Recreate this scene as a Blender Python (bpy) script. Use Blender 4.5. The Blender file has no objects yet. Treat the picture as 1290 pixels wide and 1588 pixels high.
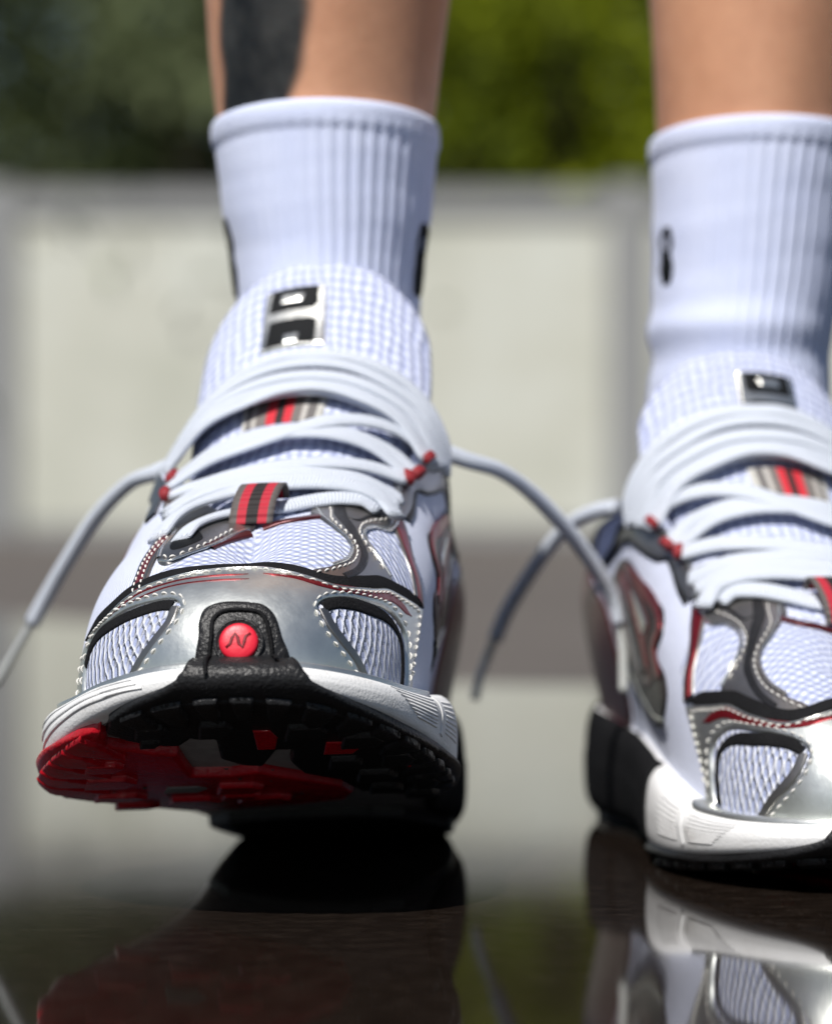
import bpy, bmesh, math, random
import numpy as np
from mathutils import Vector, Matrix
from mathutils.geometry import delaunay_2d_cdt

R = math.radians
scene = bpy.context.scene
COL = scene.collection

# ------------------------------------------------------------------ camera
CAM_H = 0.101
FPX = 5480.0                      # focal length in photograph pixels (1290 wide)
cam_d = bpy.data.cameras.new('camera')
cam = bpy.data.objects.new('camera', cam_d)
COL.objects.link(cam)
cam.location = (0.0, -1.0, CAM_H)
cam.rotation_euler = (R(90), 0, 0)
cam_d.sensor_fit = 'HORIZONTAL'
cam_d.sensor_width = 36.0
cam_d.lens = FPX / 1290.0 * 36.0
cam_d.clip_start = 0.02
cam_d.clip_end = 500.0
cam_d.dof.use_dof = True
cam_d.dof.focus_distance = 0.888
cam_d.dof.aperture_fstop = 11.8
scene.camera = cam

# ------------------------------------------------------------------ sky and sun
SUN_AZ, SUN_EL = R(26), R(55)     # azimuth: degrees left of the direction towards the camera
sdir = Vector((-math.sin(SUN_AZ) * math.cos(SUN_EL), -math.cos(SUN_AZ) * math.cos(SUN_EL), math.sin(SUN_EL)))
world = bpy.data.worlds.new('World')
scene.world = world
world.use_nodes = True
wn = world.node_tree.nodes
wl = world.node_tree.links
wn.clear()
w_out = wn.new('ShaderNodeOutputWorld')
w_bg = wn.new('ShaderNodeBackground')
w_sky = wn.new('ShaderNodeTexSky')
w_sky.sky_type = 'NISHITA'
w_sky.sun_disc = False
w_sky.sun_elevation = SUN_EL
w_sky.sun_rotation = math.atan2(sdir.x, sdir.y)
w_bg.inputs['Strength'].default_value = 0.060
wl.new(w_sky.outputs[0], w_bg.inputs['Color'])
wl.new(w_bg.outputs[0], w_out.inputs['Surface'])
sun_d = bpy.data.lights.new('sun', 'SUN')
sun_d.energy = 5.0
sun_d.angle = R(0.55)
sun_d.color = (1.0, 0.965, 0.92)
sun = bpy.data.objects.new('sun', sun_d)
COL.objects.link(sun)
sun.location = (-3, -3, 6)
sun.rotation_euler = sdir.to_track_quat('Z', 'Y').to_euler()

scene.view_settings.view_transform = 'Standard'
scene.view_settings.look = 'None'
scene.view_settings.gamma = 1.0
scene.view_settings.exposure = 0.06
scene.view_settings.use_curve_mapping = False
scene.cycles.max_bounces = 8
scene.cycles.use_denoising = True

# ------------------------------------------------------------------ helpers
def pchip(xs, ys):
    xs = np.array(xs, float); ys = np.array(ys, float)
    if xs[0] > xs[-1]:
        xs = xs[::-1]; ys = ys[::-1]
    h = np.diff(xs); d = np.diff(ys) / h
    m = np.zeros_like(ys)
    for i in range(1, len(xs) - 1):
        if d[i-1] * d[i] > 0:
            w1 = 2*h[i] + h[i-1]; w2 = h[i] + 2*h[i-1]
            m[i] = (w1 + w2) / (w1/d[i-1] + w2/d[i])
    m[0] = d[0]; m[-1] = d[-1]
    def f(x):
        x = np.clip(np.asarray(x, float), xs[0], xs[-1])
        i = np.clip(np.searchsorted(xs, x) - 1, 0, len(xs) - 2)
        t = (x - xs[i]) / h[i]
        return ((1+2*t)*(1-t)**2*ys[i] + t*(1-t)**2*h[i]*m[i] + t*t*(3-2*t)*ys[i+1] + t*t*(t-1)*h[i]*m[i+1])
    return f

def catmull(pts, n, closed=False):
    """dense centripetal-like Catmull-Rom through pts, resampled to n points at even arc length"""
    P = np.array(pts, float)
    m = len(P)
    out = []
    segs = m if closed else m - 1
    for i in range(segs):
        if closed:
            p0, p1, p2, p3 = P[(i-1) % m], P[i], P[(i+1) % m], P[(i+2) % m]
        else:
            p1, p2 = P[i], P[i+1]
            p0 = P[i-1] if i > 0 else 2*p1 - p2
            p3 = P[i+2] if i + 2 < m else 2*p2 - p1
        t0 = 0; t1 = max(np.linalg.norm(p1-p0), 1e-9)**.5
        t2 = t1 + max(np.linalg.norm(p2-p1), 1e-9)**.5
        t3 = t2 + max(np.linalg.norm(p3-p2), 1e-9)**.5
        for t in np.linspace(t1, t2, 24, endpoint=False):
            A1 = (t1-t)/(t1-t0)*p0 + (t-t0)/(t1-t0)*p1
            A2 = (t2-t)/(t2-t1)*p1 + (t-t1)/(t2-t1)*p2
            A3 = (t3-t)/(t3-t2)*p2 + (t-t2)/(t3-t2)*p3
            B1 = (t2-t)/(t2-t0)*A1 + (t-t0)/(t2-t0)*A2
            B2 = (t3-t)/(t3-t1)*A2 + (t-t1)/(t3-t1)*A3
            out.append((t2-t)/(t2-t1)*B1 + (t-t1)/(t2-t1)*B2)
    out.append(P[0] if closed else P[-1])
    Q = np.array(out)
    s = np.concatenate([[0], np.cumsum(np.linalg.norm(np.diff(Q, axis=0), axis=1))])
    tt = np.linspace(0, s[-1], n + 1 if closed else n)
    res = np.stack([np.interp(tt, s, Q[:, j]) for j in range(Q.shape[1])], 1)
    return res[:-1] if closed else res

def link(o, parent=None):
    COL.objects.link(o)
    if parent is not None:
        o.parent = parent
    return o

def mesh_obj(name, verts, faces, mat, parent=None, smooth=True, uv=None, flip=False):
    me = bpy.data.meshes.new(name)
    if flip:
        faces = [tuple(reversed(f)) for f in faces]
    me.from_pydata([tuple(v) for v in verts], [], [tuple(int(i) for i in f) for f in faces])
    if uv is not None:
        lay = me.uv_layers.new(name='UVMap')
        li = np.zeros(len(me.loops), dtype=np.int32)
        me.loops.foreach_get('vertex_index', li)
        lay.data.foreach_set('uv', np.asarray(uv, np.float32)[li].ravel())
    if smooth:
        me.polygons.foreach_set('use_smooth', [True] * len(me.polygons))
    me.update()
    if mat is not None:
        me.materials.append(mat)
    return link(bpy.data.objects.new(name, me), parent)

def tag(o, label=None, cat=None, group=None, kind=None):
    if label: o['label'] = label
    if cat: o['category'] = cat
    if group: o['group'] = group
    if kind: o['kind'] = kind
    return o

def empty(name, loc=(0, 0, 0), rot=(0, 0, 0)):
    o = bpy.data.objects.new(name, None)
    COL.objects.link(o)
    o.location = loc; o.rotation_euler = rot
    o.empty_display_size = 0.05
    return o

def grid_faces(nu, nv, closed_u=False):
    f = []
    for i in range(nu if closed_u else nu - 1):
        i2 = (i + 1) % nu
        for j in range(nv - 1):
            f.append((i*nv + j, i2*nv + j, i2*nv + j + 1, i*nv + j + 1))
    return f

# ------------------------------------------------------------------ materials
class Mat:
    def __init__(s, name):
        s.m = bpy.data.materials.new(name)
        s.m.use_nodes = True
        s.t = s.m.node_tree
        s.b = s.t.nodes['Principled BSDF']
    def n(s, typ, **kw):
        nd = s.t.nodes.new(typ)
        for k, v in kw.items():
            setattr(nd, k, v)
        return nd
    def l(s, a, b):
        s.t.links.new(a, b)
    def set(s, **kw):
        for k, v in kw.items():
            s.b.inputs[k.replace('_', ' ')].default_value = v
        return s
    def math(s, op, a, b=None, c=None):
        nd = s.n('ShaderNodeMath', operation=op)
        for i, v in enumerate((a, b, c)):
            if v is None: continue
            if isinstance(v, (int, float)): nd.inputs[i].default_value = v
            else: s.l(v, nd.inputs[i])
        return nd.outputs[0]
    def ramp(s, fac, stops):
        nd = s.n('ShaderNodeValToRGB')
        el = nd.color_ramp.elements
        while len(el) < len(stops): el.new(0.5)
        for e, (p, c) in zip(el, stops):
            e.position = p; e.color = (*c, 1) if len(c) == 3 else c
        s.l(fac, nd.inputs[0])
        return nd.outputs[0]
    def noise(s, scale, detail=4, rough=0.6, vec=None, coord='Object'):
        nd = s.n('ShaderNodeTexNoise')
        nd.inputs['Scale'].default_value = scale
        nd.inputs['Detail'].default_value = detail
        nd.inputs['Roughness'].default_value = rough
        if vec is None:
            vec = s.n('ShaderNodeTexCoord').outputs[coord]
        s.l(vec, nd.inputs['Vector'])
        return nd.outputs['Fac']
    def bump(s, height, strength=0.5, dist=0.001, normal=None):
        nd = s.n('ShaderNodeBump')
        nd.inputs['Strength'].default_value = strength
        nd.inputs['Distance'].default_value = dist
        s.l(height, nd.inputs['Height'])
        if normal is not None: s.l(normal, nd.inputs['Normal'])
        s.l(nd.outputs[0], s.b.inputs['Normal'])
        return nd.outputs[0]

def plain(name, col, rough=0.6, metal=0.0, bump_scale=None, bump_s=0.3, bump_d=0.0003, **kw):
    m = Mat(name).set(Base_Color=(*col, 1), Roughness=rough, Metallic=metal, **kw)
    if bump_scale:
        m.bump(m.noise(bump_scale, 3), bump_s, bump_d)
    return m.m


def cell_d(m, pu, pv, rot=0.0):
    """distance to the nearest centre of a brick-offset lattice on the UV map (UV is in millimetres)"""
    uv = m.n('ShaderNodeUVMap').outputs[0]
    if rot:
        mp = m.n('ShaderNodeMapping'); mp.inputs['Rotation'].default_value = (0, 0, rot)
        m.l(uv, mp.inputs[0]); uv = mp.outputs[0]
    wob = m.n('ShaderNodeTexNoise'); wob.inputs['Scale'].default_value = .12; wob.inputs['Detail'].default_value = 2
    m.l(uv, wob.inputs['Vector'])
    sep = m.n('ShaderNodeSeparateXYZ'); m.l(uv, sep.inputs[0])
    u0 = m.math('MULTIPLY_ADD', sep.outputs[0], 1/pu, 0.0)
    v0 = m.math('MULTIPLY_ADD', wob.outputs['Fac'], 1.2, m.math('MULTIPLY', sep.outputs[1], 1/pv))
    def d(ou, ov):
        fu = m.math('SUBTRACT', m.math('FRACT', m.math('ADD', u0, ou)), .5)
        fv = m.math('SUBTRACT', m.math('FRACT', m.math('ADD', v0, ov)), .5)
        return m.math('ADD', m.math('MULTIPLY', fu, fu), m.math('MULTIPLY', fv, fv))
    return m.math('SQRT', m.math('MINIMUM', d(0, 0), d(.5, .5)))

def knit(name, pu, pv, holes=False, col=(.78, .79, .83), deep=(.40, .42, .52), dist=.0006, rot=0.0):
    m = Mat(name).set(Roughness=.75)
    m.b.inputs['Sheen Weight'].default_value = .15
    d = cell_d(m, pu, pv, rot)
    if holes:
        h = m.ramp(d, [(.18, (0, 0, 0)), (.44, (1, 1, 1))])
    else:
        h = m.ramp(d, [(.12, (1, 1, 1)), (.46, (0, 0, 0))])
    mix = m.n('ShaderNodeMix', data_type='RGBA')
    mix.inputs['A'].default_value = (*deep, 1); mix.inputs['B'].default_value = (*col, 1)
    hf = m.n('ShaderNodeRGBToBW'); m.l(h, hf.inputs[0])
    m.l(hf.outputs[0], mix.inputs['Factor'])
    m.l(mix.outputs['Result'], m.b.inputs['Base Color'])
    fine = m.noise(2600, 2)
    hh = m.math('MULTIPLY_ADD', fine, .18, hf.outputs[0])
    m.bump(hh, 1.0, dist)
    return m.m

def film(name, col, rough=.24, metal=.92, wrinkle=.0005, smudge=.5):
    """metallised synthetic leather: faint creases, smudges and dust"""
    m = Mat(name).set(Metallic=metal)
    n1 = m.noise(70, 5, .65)
    n2 = m.noise(420, 4, .6)
    c = m.ramp(n1, [(.3, tuple(v*.86 for v in col)), (.7, tuple(min(1, v*1.08) for v in col))])
    m.l(c, m.b.inputs['Base Color'])
    r = m.math('MULTIPLY_ADD', n1, smudge*.32, rough-.10*smudge)
    m.l(r, m.b.inputs['Roughness'])
    hh = m.math('MULTIPLY_ADD', n2, .22, n1)
    m.bump(hh, .45, wrinkle)
    return m.m

def rubber(name, col, rough=.5, pit=.0004, scale=1500, spec=.5):
    m = Mat(name).set(Roughness=rough, Specular_IOR_Level=spec)
    n1 = m.noise(scale, 2, .5)
    n2 = m.noise(90, 5, .7)
    stops = [(.35, tuple(v*.8 for v in col)), (.72, tuple(min(1, v*1.25) for v in col))]
    m.l(m.ramp(n2, stops), m.b.inputs['Base Color'])
    m.bump(m.math('MULTIPLY_ADD', n2, .5, n1), .55, pit)
    return m.m

def stripes(name, stops):
    m = Mat(name).set(Roughness=.75)
    sep = m.n('ShaderNodeSeparateXYZ'); m.l(m.n('ShaderNodeUVMap').outputs[0], sep.inputs[0])
    nd = m.n('ShaderNodeValToRGB'); nd.color_ramp.interpolation = 'CONSTANT'
    el = nd.color_ramp.elements
    while len(el) < len(stops): el.new(.5)
    for e, (p, c) in zip(el, stops): e.position = p; e.color = (*c, 1)
    m.l(sep.outputs[0], nd.inputs[0]); m.l(nd.outputs[0], m.b.inputs['Base Color'])
    wv = m.math('SINE', m.math('MULTIPLY', sep.outputs[1], 75))
    m.bump(wv, .5, .0003)
    return m.m

M = {}
FAB = (.69, .745, .93)
M['mesh_white'] = knit('white knit upper', 2.1, 1.7, dist=.0003, col=FAB, deep=(.58, .61, .74))
M['vamp_mesh'] = knit('white vamp knit with raised dots', 4.2, 3.0, dist=.0012, col=(.75, .80, .95), deep=(.30, .35, .60), rot=.12)
M['window_mesh'] = knit('open spacer mesh', 3.7, 5.6, holes=True, dist=.0014, deep=(.36, .41, .62), col=(.88, .90, .96))
M['tongue_mesh'] = knit('tongue knit', 4.2, 4.2, dist=.0008, col=(.72, .77, .94), deep=(.28, .32, .54), rot=.78)
m = Mat('white midsole foam').set(Roughness=.55)
_d = m.noise(55, 8, .75); _f = m.noise(1500, 2, .5)
m.l(m.ramp(_d, [(.30, (.60, .585, .56)), (.42, (.77, .77, .765)), (.7, (.82, .82, .82))]), m.b.inputs['Base Color'])
m.bump(m.math('MULTIPLY_ADD', _d, .6, _f), .5, .0003)
M['midsole'] = m.m
M['sole_foam'] = rubber('shade-grey sole foam', (.27, .27, .28), .6, .0003, 900, .2)  # foam toned down to grey, shade under the sole put into its colour
M['black_foam'] = rubber('matt black foam', (.012, .012, .013), .9, .0005, 900, .04)
M['smoke'] = rubber('black gloss panel', (.020, .014, .015), .35, .0006, 160, .25)
M['black_rubber'] = rubber('black rubber', (.014, .014, .015), .40, .0006, 1100, .28)
M['black_fabric'] = rubber('black knit trim', (.010, .010, .011), .8, .0008, 1500, .12)
M['silver'] = film('silver film', (.74, .76, .73), .35)
M['silver_dark'] = film('dark silver film', (.30, .29, .28), .32)
M['silver_edge'] = film('bright silver edging', (.74, .74, .70), .20)
M['maroon'] = film('dark red metallic film', (.21, .012, .018), .28, .6)
M['maroon_dark'] = film('brown red metallic film', (.080, .012, .015), .30, .35)
M['red'] = rubber('red rubber', (.47, .006, .016), .26, .0004, 900)
M['red_badge'] = plain('red badge rubber', (.70, .012, .035), .42, bump_scale=420, bump_s=.35)
M['red_dark'] = plain('engraved red', (.16, .003, .008), .6)
M['red_web'] = plain('red webbing', (.24, .012, .018), .7, bump_scale=1800)
M['thread'] = plain('pale thread', (.72, .70, .66), .7)
M['black'] = plain('black print', (.008, .009, .010), .6, Specular_IOR_Level=.1)
M['label_silver'] = film('label plate', (.78, .78, .74), .22)
M['web'] = stripes('striped webbing', [(0, (.10, .085, .08)), (.18, (.42, .012, .03)), (.38, (.012, .008, .008)), (.64, (.42, .012, .03)), (.84, (.10, .085, .08))])
M['web2'] = stripes('striped tongue label', [(0, (.5, .49, .45)), (.09, (.14, .13, .125)), (.16, (.40, .38, .35)), (.22, (.16, .14, .13)), (.34, (.55, .02, .035)), (.45, (.02, .012, .012)), (.54, (.55, .02, .035)), (.64, (.16, .14, .13)), (.74, (.45, .43, .4)), (.80, (.14, .13, .125)), (.90, (.5, .49, .45))])
m = Mat('white lace cotton').set(Base_Color=(.74, .795, .89, 1), Roughness=.85)
_uv = m.n('ShaderNodeUVMap').outputs[0]
_sp = m.n('ShaderNodeSeparateXYZ'); m.l(_uv, _sp.inputs[0])
_a = m.math('SINE', m.math('MULTIPLY_ADD', _sp.outputs[0], 6.2, m.math('MULTIPLY', _sp.outputs[1], 18.85)))
_b = m.math('SINE', m.math('MULTIPLY_ADD', _sp.outputs[0], 6.2, m.math('MULTIPLY', _sp.outputs[1], -18.85)))
m.bump(m.math('MULTIPLY_ADD', m.noise(3000, 2), .5, m.math('MAXIMUM', _a, _b)), .8, .0004)
M['lace'] = m.m
M['bead'] = plain('water bead', (.05, .05, .05), .03, 0.0)
M['aglet'] = plain('clear plastic tip', (.62, .64, .62), .22, bump_scale=300)
m = Mat('white sock cotton').set(Roughness=.9)
m.b.inputs['Sheen Weight'].default_value = .25
m.l(m.ramp(m.noise(45, 4), [(.3, (.61, .67, .89)), (.7, (.68, .735, .93))]), m.b.inputs['Base Color'])
_mp = m.n('ShaderNodeMapping'); _mp.inputs['Scale'].default_value = (1, 1, 3.2)
m.l(m.n('ShaderNodeTexCoord').outputs['Object'], _mp.inputs[0])
m.bump(m.noise(900, 3, .6, _mp.outputs[0]), .5, .0006)
M['sock'] = m.m
m = Mat('skin').set(Roughness=.48)
m.b.inputs['Subsurface Weight'].default_value = .12
m.b.inputs['Subsurface Radius'].default_value = (.008, .003, .0015)
m.b.inputs['Subsurface Scale'].default_value = .5
_sk = m.ramp(m.noise(24, 8, .7), [(.28, (.46, .22, .125)), (.72, (.65, .345, .208))])
_ink = m.n('ShaderNodeAttribute', attribute_name='ink')
_il = m.ramp(m.noise(60, 4, .6), [(.34, (.006, .007, .008)), (.74, (.045, .045, .042))])
_mx = m.n('ShaderNodeMix', data_type='RGBA')
m.l(_ink.outputs['Fac'], _mx.inputs['Factor']); m.l(_sk, _mx.inputs['A']); m.l(_il, _mx.inputs['B'])
m.l(_mx.outputs['Result'], m.b.inputs['Base Color'])
m.bump(m.math('MULTIPLY_ADD', m.noise(55, 5, .6), 1.2, m.noise(500, 4, .7)), .3, .0006)
M['skin'] = m.m

# wet dark stone: a thin film of still water on it makes it a mirror at this low angle
m = Mat('wet dark stone').set(Roughness=.05, IOR=1.36)
m.b.inputs['Coat Weight'].default_value = 0.0
_tc = m.n('ShaderNodeTexCoord').outputs['Object']
_mp = m.n('ShaderNodeMapping'); _mp.inputs['Scale'].default_value = (.62, 1, 1); m.l(_tc, _mp.inputs[0])
_g1 = m.noise(160, 7, .72, _mp.outputs[0]); _g2 = m.noise(900, 3, .6, _mp.outputs[0])
m.l(m.ramp(m.math('MULTIPLY_ADD', _g2, .35, m.math('MULTIPLY', _g1, .75)), [(.34, (.0070, .0048, .0036)), (.54, (.0140, .0096, .0072)), (.80, (.042, .031, .024))]), m.b.inputs['Base Color'])
m.bump(m.noise(8, 2, .5), .08, .0004)
M['wet_stone'] = m.m
m = Mat('dry paving').set(Roughness=.8)
m.l(m.ramp(m.noise(1.4, 6, .7), [(.3, (.080, .068, .058)), (.7, (.125, .108, .094))]), m.b.inputs['Base Color'])
m.bump(m.noise(40, 6, .7), .5, .004)
M['paving'] = m.m
M['damp'] = plain('damp paving', (.045, .040, .036), .45, bump_scale=60, bump_d=.002)
m = Mat('pale concrete').set(Roughness=.85)
m.l(m.ramp(m.noise(1.1, 6, .65), [(.30, (.44, .455, .38)), (.5, (.56, .565, .49)), (.68, (.64, .665, .61))]), m.b.inputs['Base Color'])
m.bump(m.noise(60, 4), .4, .003)
M['concrete'] = m.m
M['concrete_grey'] = plain('grey concrete', (.28, .285, .285), .85, bump_scale=50, bump_d=.003)

def leaf_mat(name, a, b):
    m = Mat(name).set(Roughness=.6, Specular_IOR_Level=.15)
    oi = m.n('ShaderNodeAttribute', attribute_name='tone')
    m.l(m.ramp(oi.outputs['Fac'], [(0, a), (1, b)]), m.b.inputs['Base Color'])
    m.b.inputs['Subsurface Weight'].default_value = 0
    tr = m.n('ShaderNodeBsdfTranslucent')
    mx = m.n('ShaderNodeMixShader'); mx.inputs[0].default_value = .3
    m.l(m.ramp(oi.outputs['Fac'], [(0, a), (1, b)]), tr.inputs[0])
    out = [n for n in m.t.nodes if n.type == 'OUTPUT_MATERIAL'][0]
    m.l(m.b.outputs[0], mx.inputs[1]); m.l(tr.outputs[0], mx.inputs[2]); m.l(mx.outputs[0], out.inputs[0])
    return m.m
M['leaf_dark'] = leaf_mat('dark leaves', (.018, .030, .009), (.14, .17, .060))
M['leaf_grey'] = leaf_mat('grey green leaves', (.012, .022, .006), (.32, .38, .19))
M['leaf_lime'] = leaf_mat('lime leaves', (.040, .066, .004), (.44, .50, .016))
M['bark'] = plain('bark', (.09, .065, .045), .9, bump_scale=40, bump_d=.004)

# ------------------------------------------------------------------ setting
def sheet(name, pts, z, mat):
    return tag(mesh_obj(name, [(x, y, z) for x, y in pts], [tuple(range(len(pts)))], mat, smooth=False), kind='structure')
sheet('paving', [(-60, -12), (60, -12), (60, 120), (-60, 120)], -.010, M['paving'])
def wavy(pts, amp, seed, n=160):
    rr = random.Random(seed)
    P = catmull(pts, n)
    out = []
    ph = [rr.uniform(0, 6.28) for _ in range(6)]
    for i, p in enumerate(P):
        w = sum(math.sin(i*(.17+.21*k)+ph[k])/(1+k*.6) for k in range(6))*amp
        out.append((p[0], p[1]+w))
    return out
EDGE = [(-4.5, 2.6), (-1.2, 2.75), (-.55, 2.6), (-.28, 2.2), (-.12, 1.45), (-.02, 1.14), (.06, 1.08), (.13, 1.07), (.3, 1.02), (.8, .9), (2.5, .7), (4.5, .6)]
far = wavy(EDGE, .010, 3)
sheet('damp_paving', [(-4.5, -3.6)] + [(4.5, -3.6)] + [(x, y+.10+.05*math.sin(x*9)) for x, y in far[::-1]], -.005, M['damp'])
sheet('puddle', [(-4.4, -3.5)] + [(4.4, -3.5)] + far[::-1], 0.0, M['wet_stone'])

def box(x0, x1, y0, y1, z0, z1, bev=.0):
    bm = bmesh.new()
    bmesh.ops.create_cube(bm, size=1.0)
    for v in bm.verts:
        v.co = Vector((x0+(v.co.x+.5)*(x1-x0), y0+(v.co.y+.5)*(y1-y0), z0+(v.co.z+.5)*(z1-z0)))
    if bev:
        bmesh.ops.bevel(bm, geom=list(bm.edges), offset=bev, segments=2, affect='EDGES')
    return bm
def bm_obj(name, bm, mat, parent=None, smooth=False):
    me = bpy.data.meshes.new(name); bm.to_mesh(me); bm.free()
    if smooth: me.polygons.foreach_set('use_smooth', [True]*len(me.polygons))
    me.materials.append(mat)
    return link(bpy.data.objects.new(name, me), parent)

WY = 13.6
wall = tag(empty('garden_wall', (0, WY, -.01)), 'low pale concrete panel wall with grey posts behind the legs', 'wall')
posts = [-6.77, -4.25, -1.73, .875, 3.4, 5.92]
for i in range(len(posts)-1):
    a, b = posts[i]+.085, posts[i+1]-.085
    for z0, z1 in ((0.0, .055), (.058, 1.325)):
        p = bm_obj('panel' if z0 > .05 else 'plinth', box(a, b, -.03, .03, z0, z1, .004), M['concrete'] if z0 > .05 else M['concrete_grey'], wall)
    bm_obj('coping', box(a, b, -.055, .055, 1.328, 1.44, .008), M['concrete_grey'], wall)
for x in posts:
    bm_obj('post', box(x-.082, x+.082, -.08, .08, 0, 1.47, .008), M['concrete_grey'], wall)

def shrub(name, label, x, y, rx, ry, rz, zc, n, leaf, mat, seed, clump=.30):
    rr = np.random.default_rng(seed)
    root = tag(empty(name, (x, y, -.01)), label, 'shrub', 'shrubs behind the wall')
    nc = max(8, int(n/80))
    u = rr.normal(size=(nc, 3)); u /= np.linalg.norm(u, axis=1)[:, None]
    rad = rr.uniform(.25, 1.0, nc)**.5
    C = u*rad[:, None]*np.array([rx, ry, rz]) + np.array([0, 0, zc])
    ct = rr.uniform(0, 1, nc)
    idx = rr.integers(0, nc, n)
    off = rr.normal(size=(n, 3))*clump*.42
    P = C[idx] + off
    P[:, 2] = np.clip(P[:, 2], .08, None)
    tone = np.clip(ct[idx]**1.4*1.0 + rr.uniform(-.12, .22, n), 0, 1)
    nrm = rr.normal(size=(n, 3)) + u[idx]*.8; nrm /= np.linalg.norm(nrm, axis=1)[:, None]
    t = np.cross(nrm, rr.normal(size=(n, 3))); t /= np.linalg.norm(t, axis=1)[:, None]
    b = np.cross(nrm, t)
    L = leaf*rr.uniform(.7, 1.3, n)[:, None]; W = L*.42
    V = np.stack([P-t*L*.5, P+b*W*.5+nrm*L*.06, P+t*L*.5, P-b*W*.5+nrm*L*.06], 1).reshape(-1, 3)
    F = np.arange(4*n).reshape(n, 4)
    o = mesh_obj('foliage', V, F.tolist(), mat, root, smooth=False)
    at = o.data.attributes.new('tone', 'FLOAT', 'POINT')
    at.data.foreach_set('value', np.repeat(tone, 4).astype(np.float32))
    bm = bmesh.new()
    for k in range(5):
        a = rr.uniform(0, 6.28); tip = Vector((math.cos(a)*rx*.6, math.sin(a)*ry*.6, zc+rz*.4))
        prev = []
        for j in range(6):
            f = j/5; c = Vector((0, 0, 0)).lerp(tip, f); c.x += .05*math.sin(j*1.7+k); r0 = .028*(1-f*.8)
            ring = [bm.verts.new(c+Vector((r0*math.cos(q), r0*math.sin(q), 0))) for q in (0, 1.26, 2.51, 3.77, 5.03)]
            if prev:
                for q in range(5): bm.faces.new((prev[q], prev[(q+1) % 5], ring[(q+1) % 5], ring[q]))
            prev = ring
    bm_obj('stems', bm, M['bark'], root)
    return root
BACK = WY + .62
shrub('dark_shrub', 'dark evergreen shrub behind the wall at the far left', -2.0, BACK, 1.1, .6, 1.3, 1.75, 6500, .10, M['leaf_dark'], 1)
shrub('olive_shrub', 'grey green shrub behind the wall beside the tattooed leg', -.95, BACK-.1, .8, .5, 1.1, 1.65, 5200, .10, M['leaf_grey'], 2)
shrub('lime_shrub', 'bright lime green shrub behind the wall between the legs', .45, BACK, .95, .5, 1.25, 1.75, 6500, .10, M['leaf_lime'], 3)
shrub('tall_lime_shrub', 'lime green shrub behind the wall beside the flat shoe', 1.9, BACK+.1, .95, .6, 1.35, 1.8, 6000, .10, M['leaf_lime'], 4)
shrub('bushy_shrub', 'large dark shrub standing behind the lime ones', 1.5, BACK+1.6, 2.4, .8, 2.1, 2.1, 12000, .17, M['leaf_dark'], 5, .6)
shrub('deep_shrub', 'large dark shrub standing behind the grey green one', -1.7, BACK+1.6, 2.4, .8, 2.1, 2.1, 12000, .17, M['leaf_dark'], 6, .6)

# ------------------------------------------------------------------ shoe form (lengths in mm, shoe frame: x across, l from heel to toe, z up)
OUT = [(0, 0), (-24, 6), (-35, 28), (-38, 60), (-39, 95), (-44, 128), (-53.5, 158), (-59, 182), (-58, 206), (-52, 230),
       (-43, 250), (-32, 266), (-17, 278), (2, 282), (20, 278), (34, 266), (43.5, 248), (48.5, 224), (49, 200), (45, 165), (39, 130),
       (35, 95), (36, 60), (34, 28), (24, 6)]
NPSI = 480
O = catmull(OUT, NPSI, closed=True)                     # psi = index / NPSI ; 0 at the heel, lateral side first
tan = np.roll(O, -1, 0) - np.roll(O, 1, 0)
tan /= np.linalg.norm(tan, axis=1)[:, None]
NRM = np.stack([-tan[:, 1], tan[:, 0]], 1)              # outward
if np.dot(NRM[NPSI//2], np.array([0, 1.0])) < 0: NRM = -NRM
f_zbh = lambda l: np.where(l < 25, 5*((25-np.clip(l, 0, 25))/25)**2, 0)
f_zt0 = pchip([0, 60, 120, 170, 195, 225, 250, 283], [38, 34, 29, 27, 25, 21.5, 20, 20.5])
SOLE = 3.6                                              # thickness of the outsole rubber below the foam
f_inL = pchip([0, 120, 182, 225, 262, 283], [4.5, 6, 16, 8, 6.5, 6])
f_inM = pchip([0, 120, 182, 225, 262, 283], [4.5, 5, 7, 8.5, 7, 6])
f_lR = pchip([0, 30, 60, 110, 150, 200, 230, 255, 270, 282], [3, 28, 58, 108, 147, 188, 205, 217, 225, 231])
f_hw = pchip([3, 10, 28, 58, 85, 110, 125, 140, 160, 180, 200, 207, 213, 233], [0, 20, 32, 37, 38, 40, 40, 37, 29, 22, 11, 3, 0, 0])
f_zR = pchip([3, 10, 28, 58, 85, 110, 125, 140, 160, 180, 200, 207, 213, 233], [102, 100, 92, 84, 90, 98, 100, 97.5, 91.5, 84, 75, 71.5, 68, 53])
f_xc = pchip([0, 60, 140, 200, 232, 283], [0, -1, -1, 0, 1, 3])
f_tm = pchip([0, 120, 200, 222, 236, 283], [60, 60, 68, 80, 89, 89])   # end angle of the profile

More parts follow.
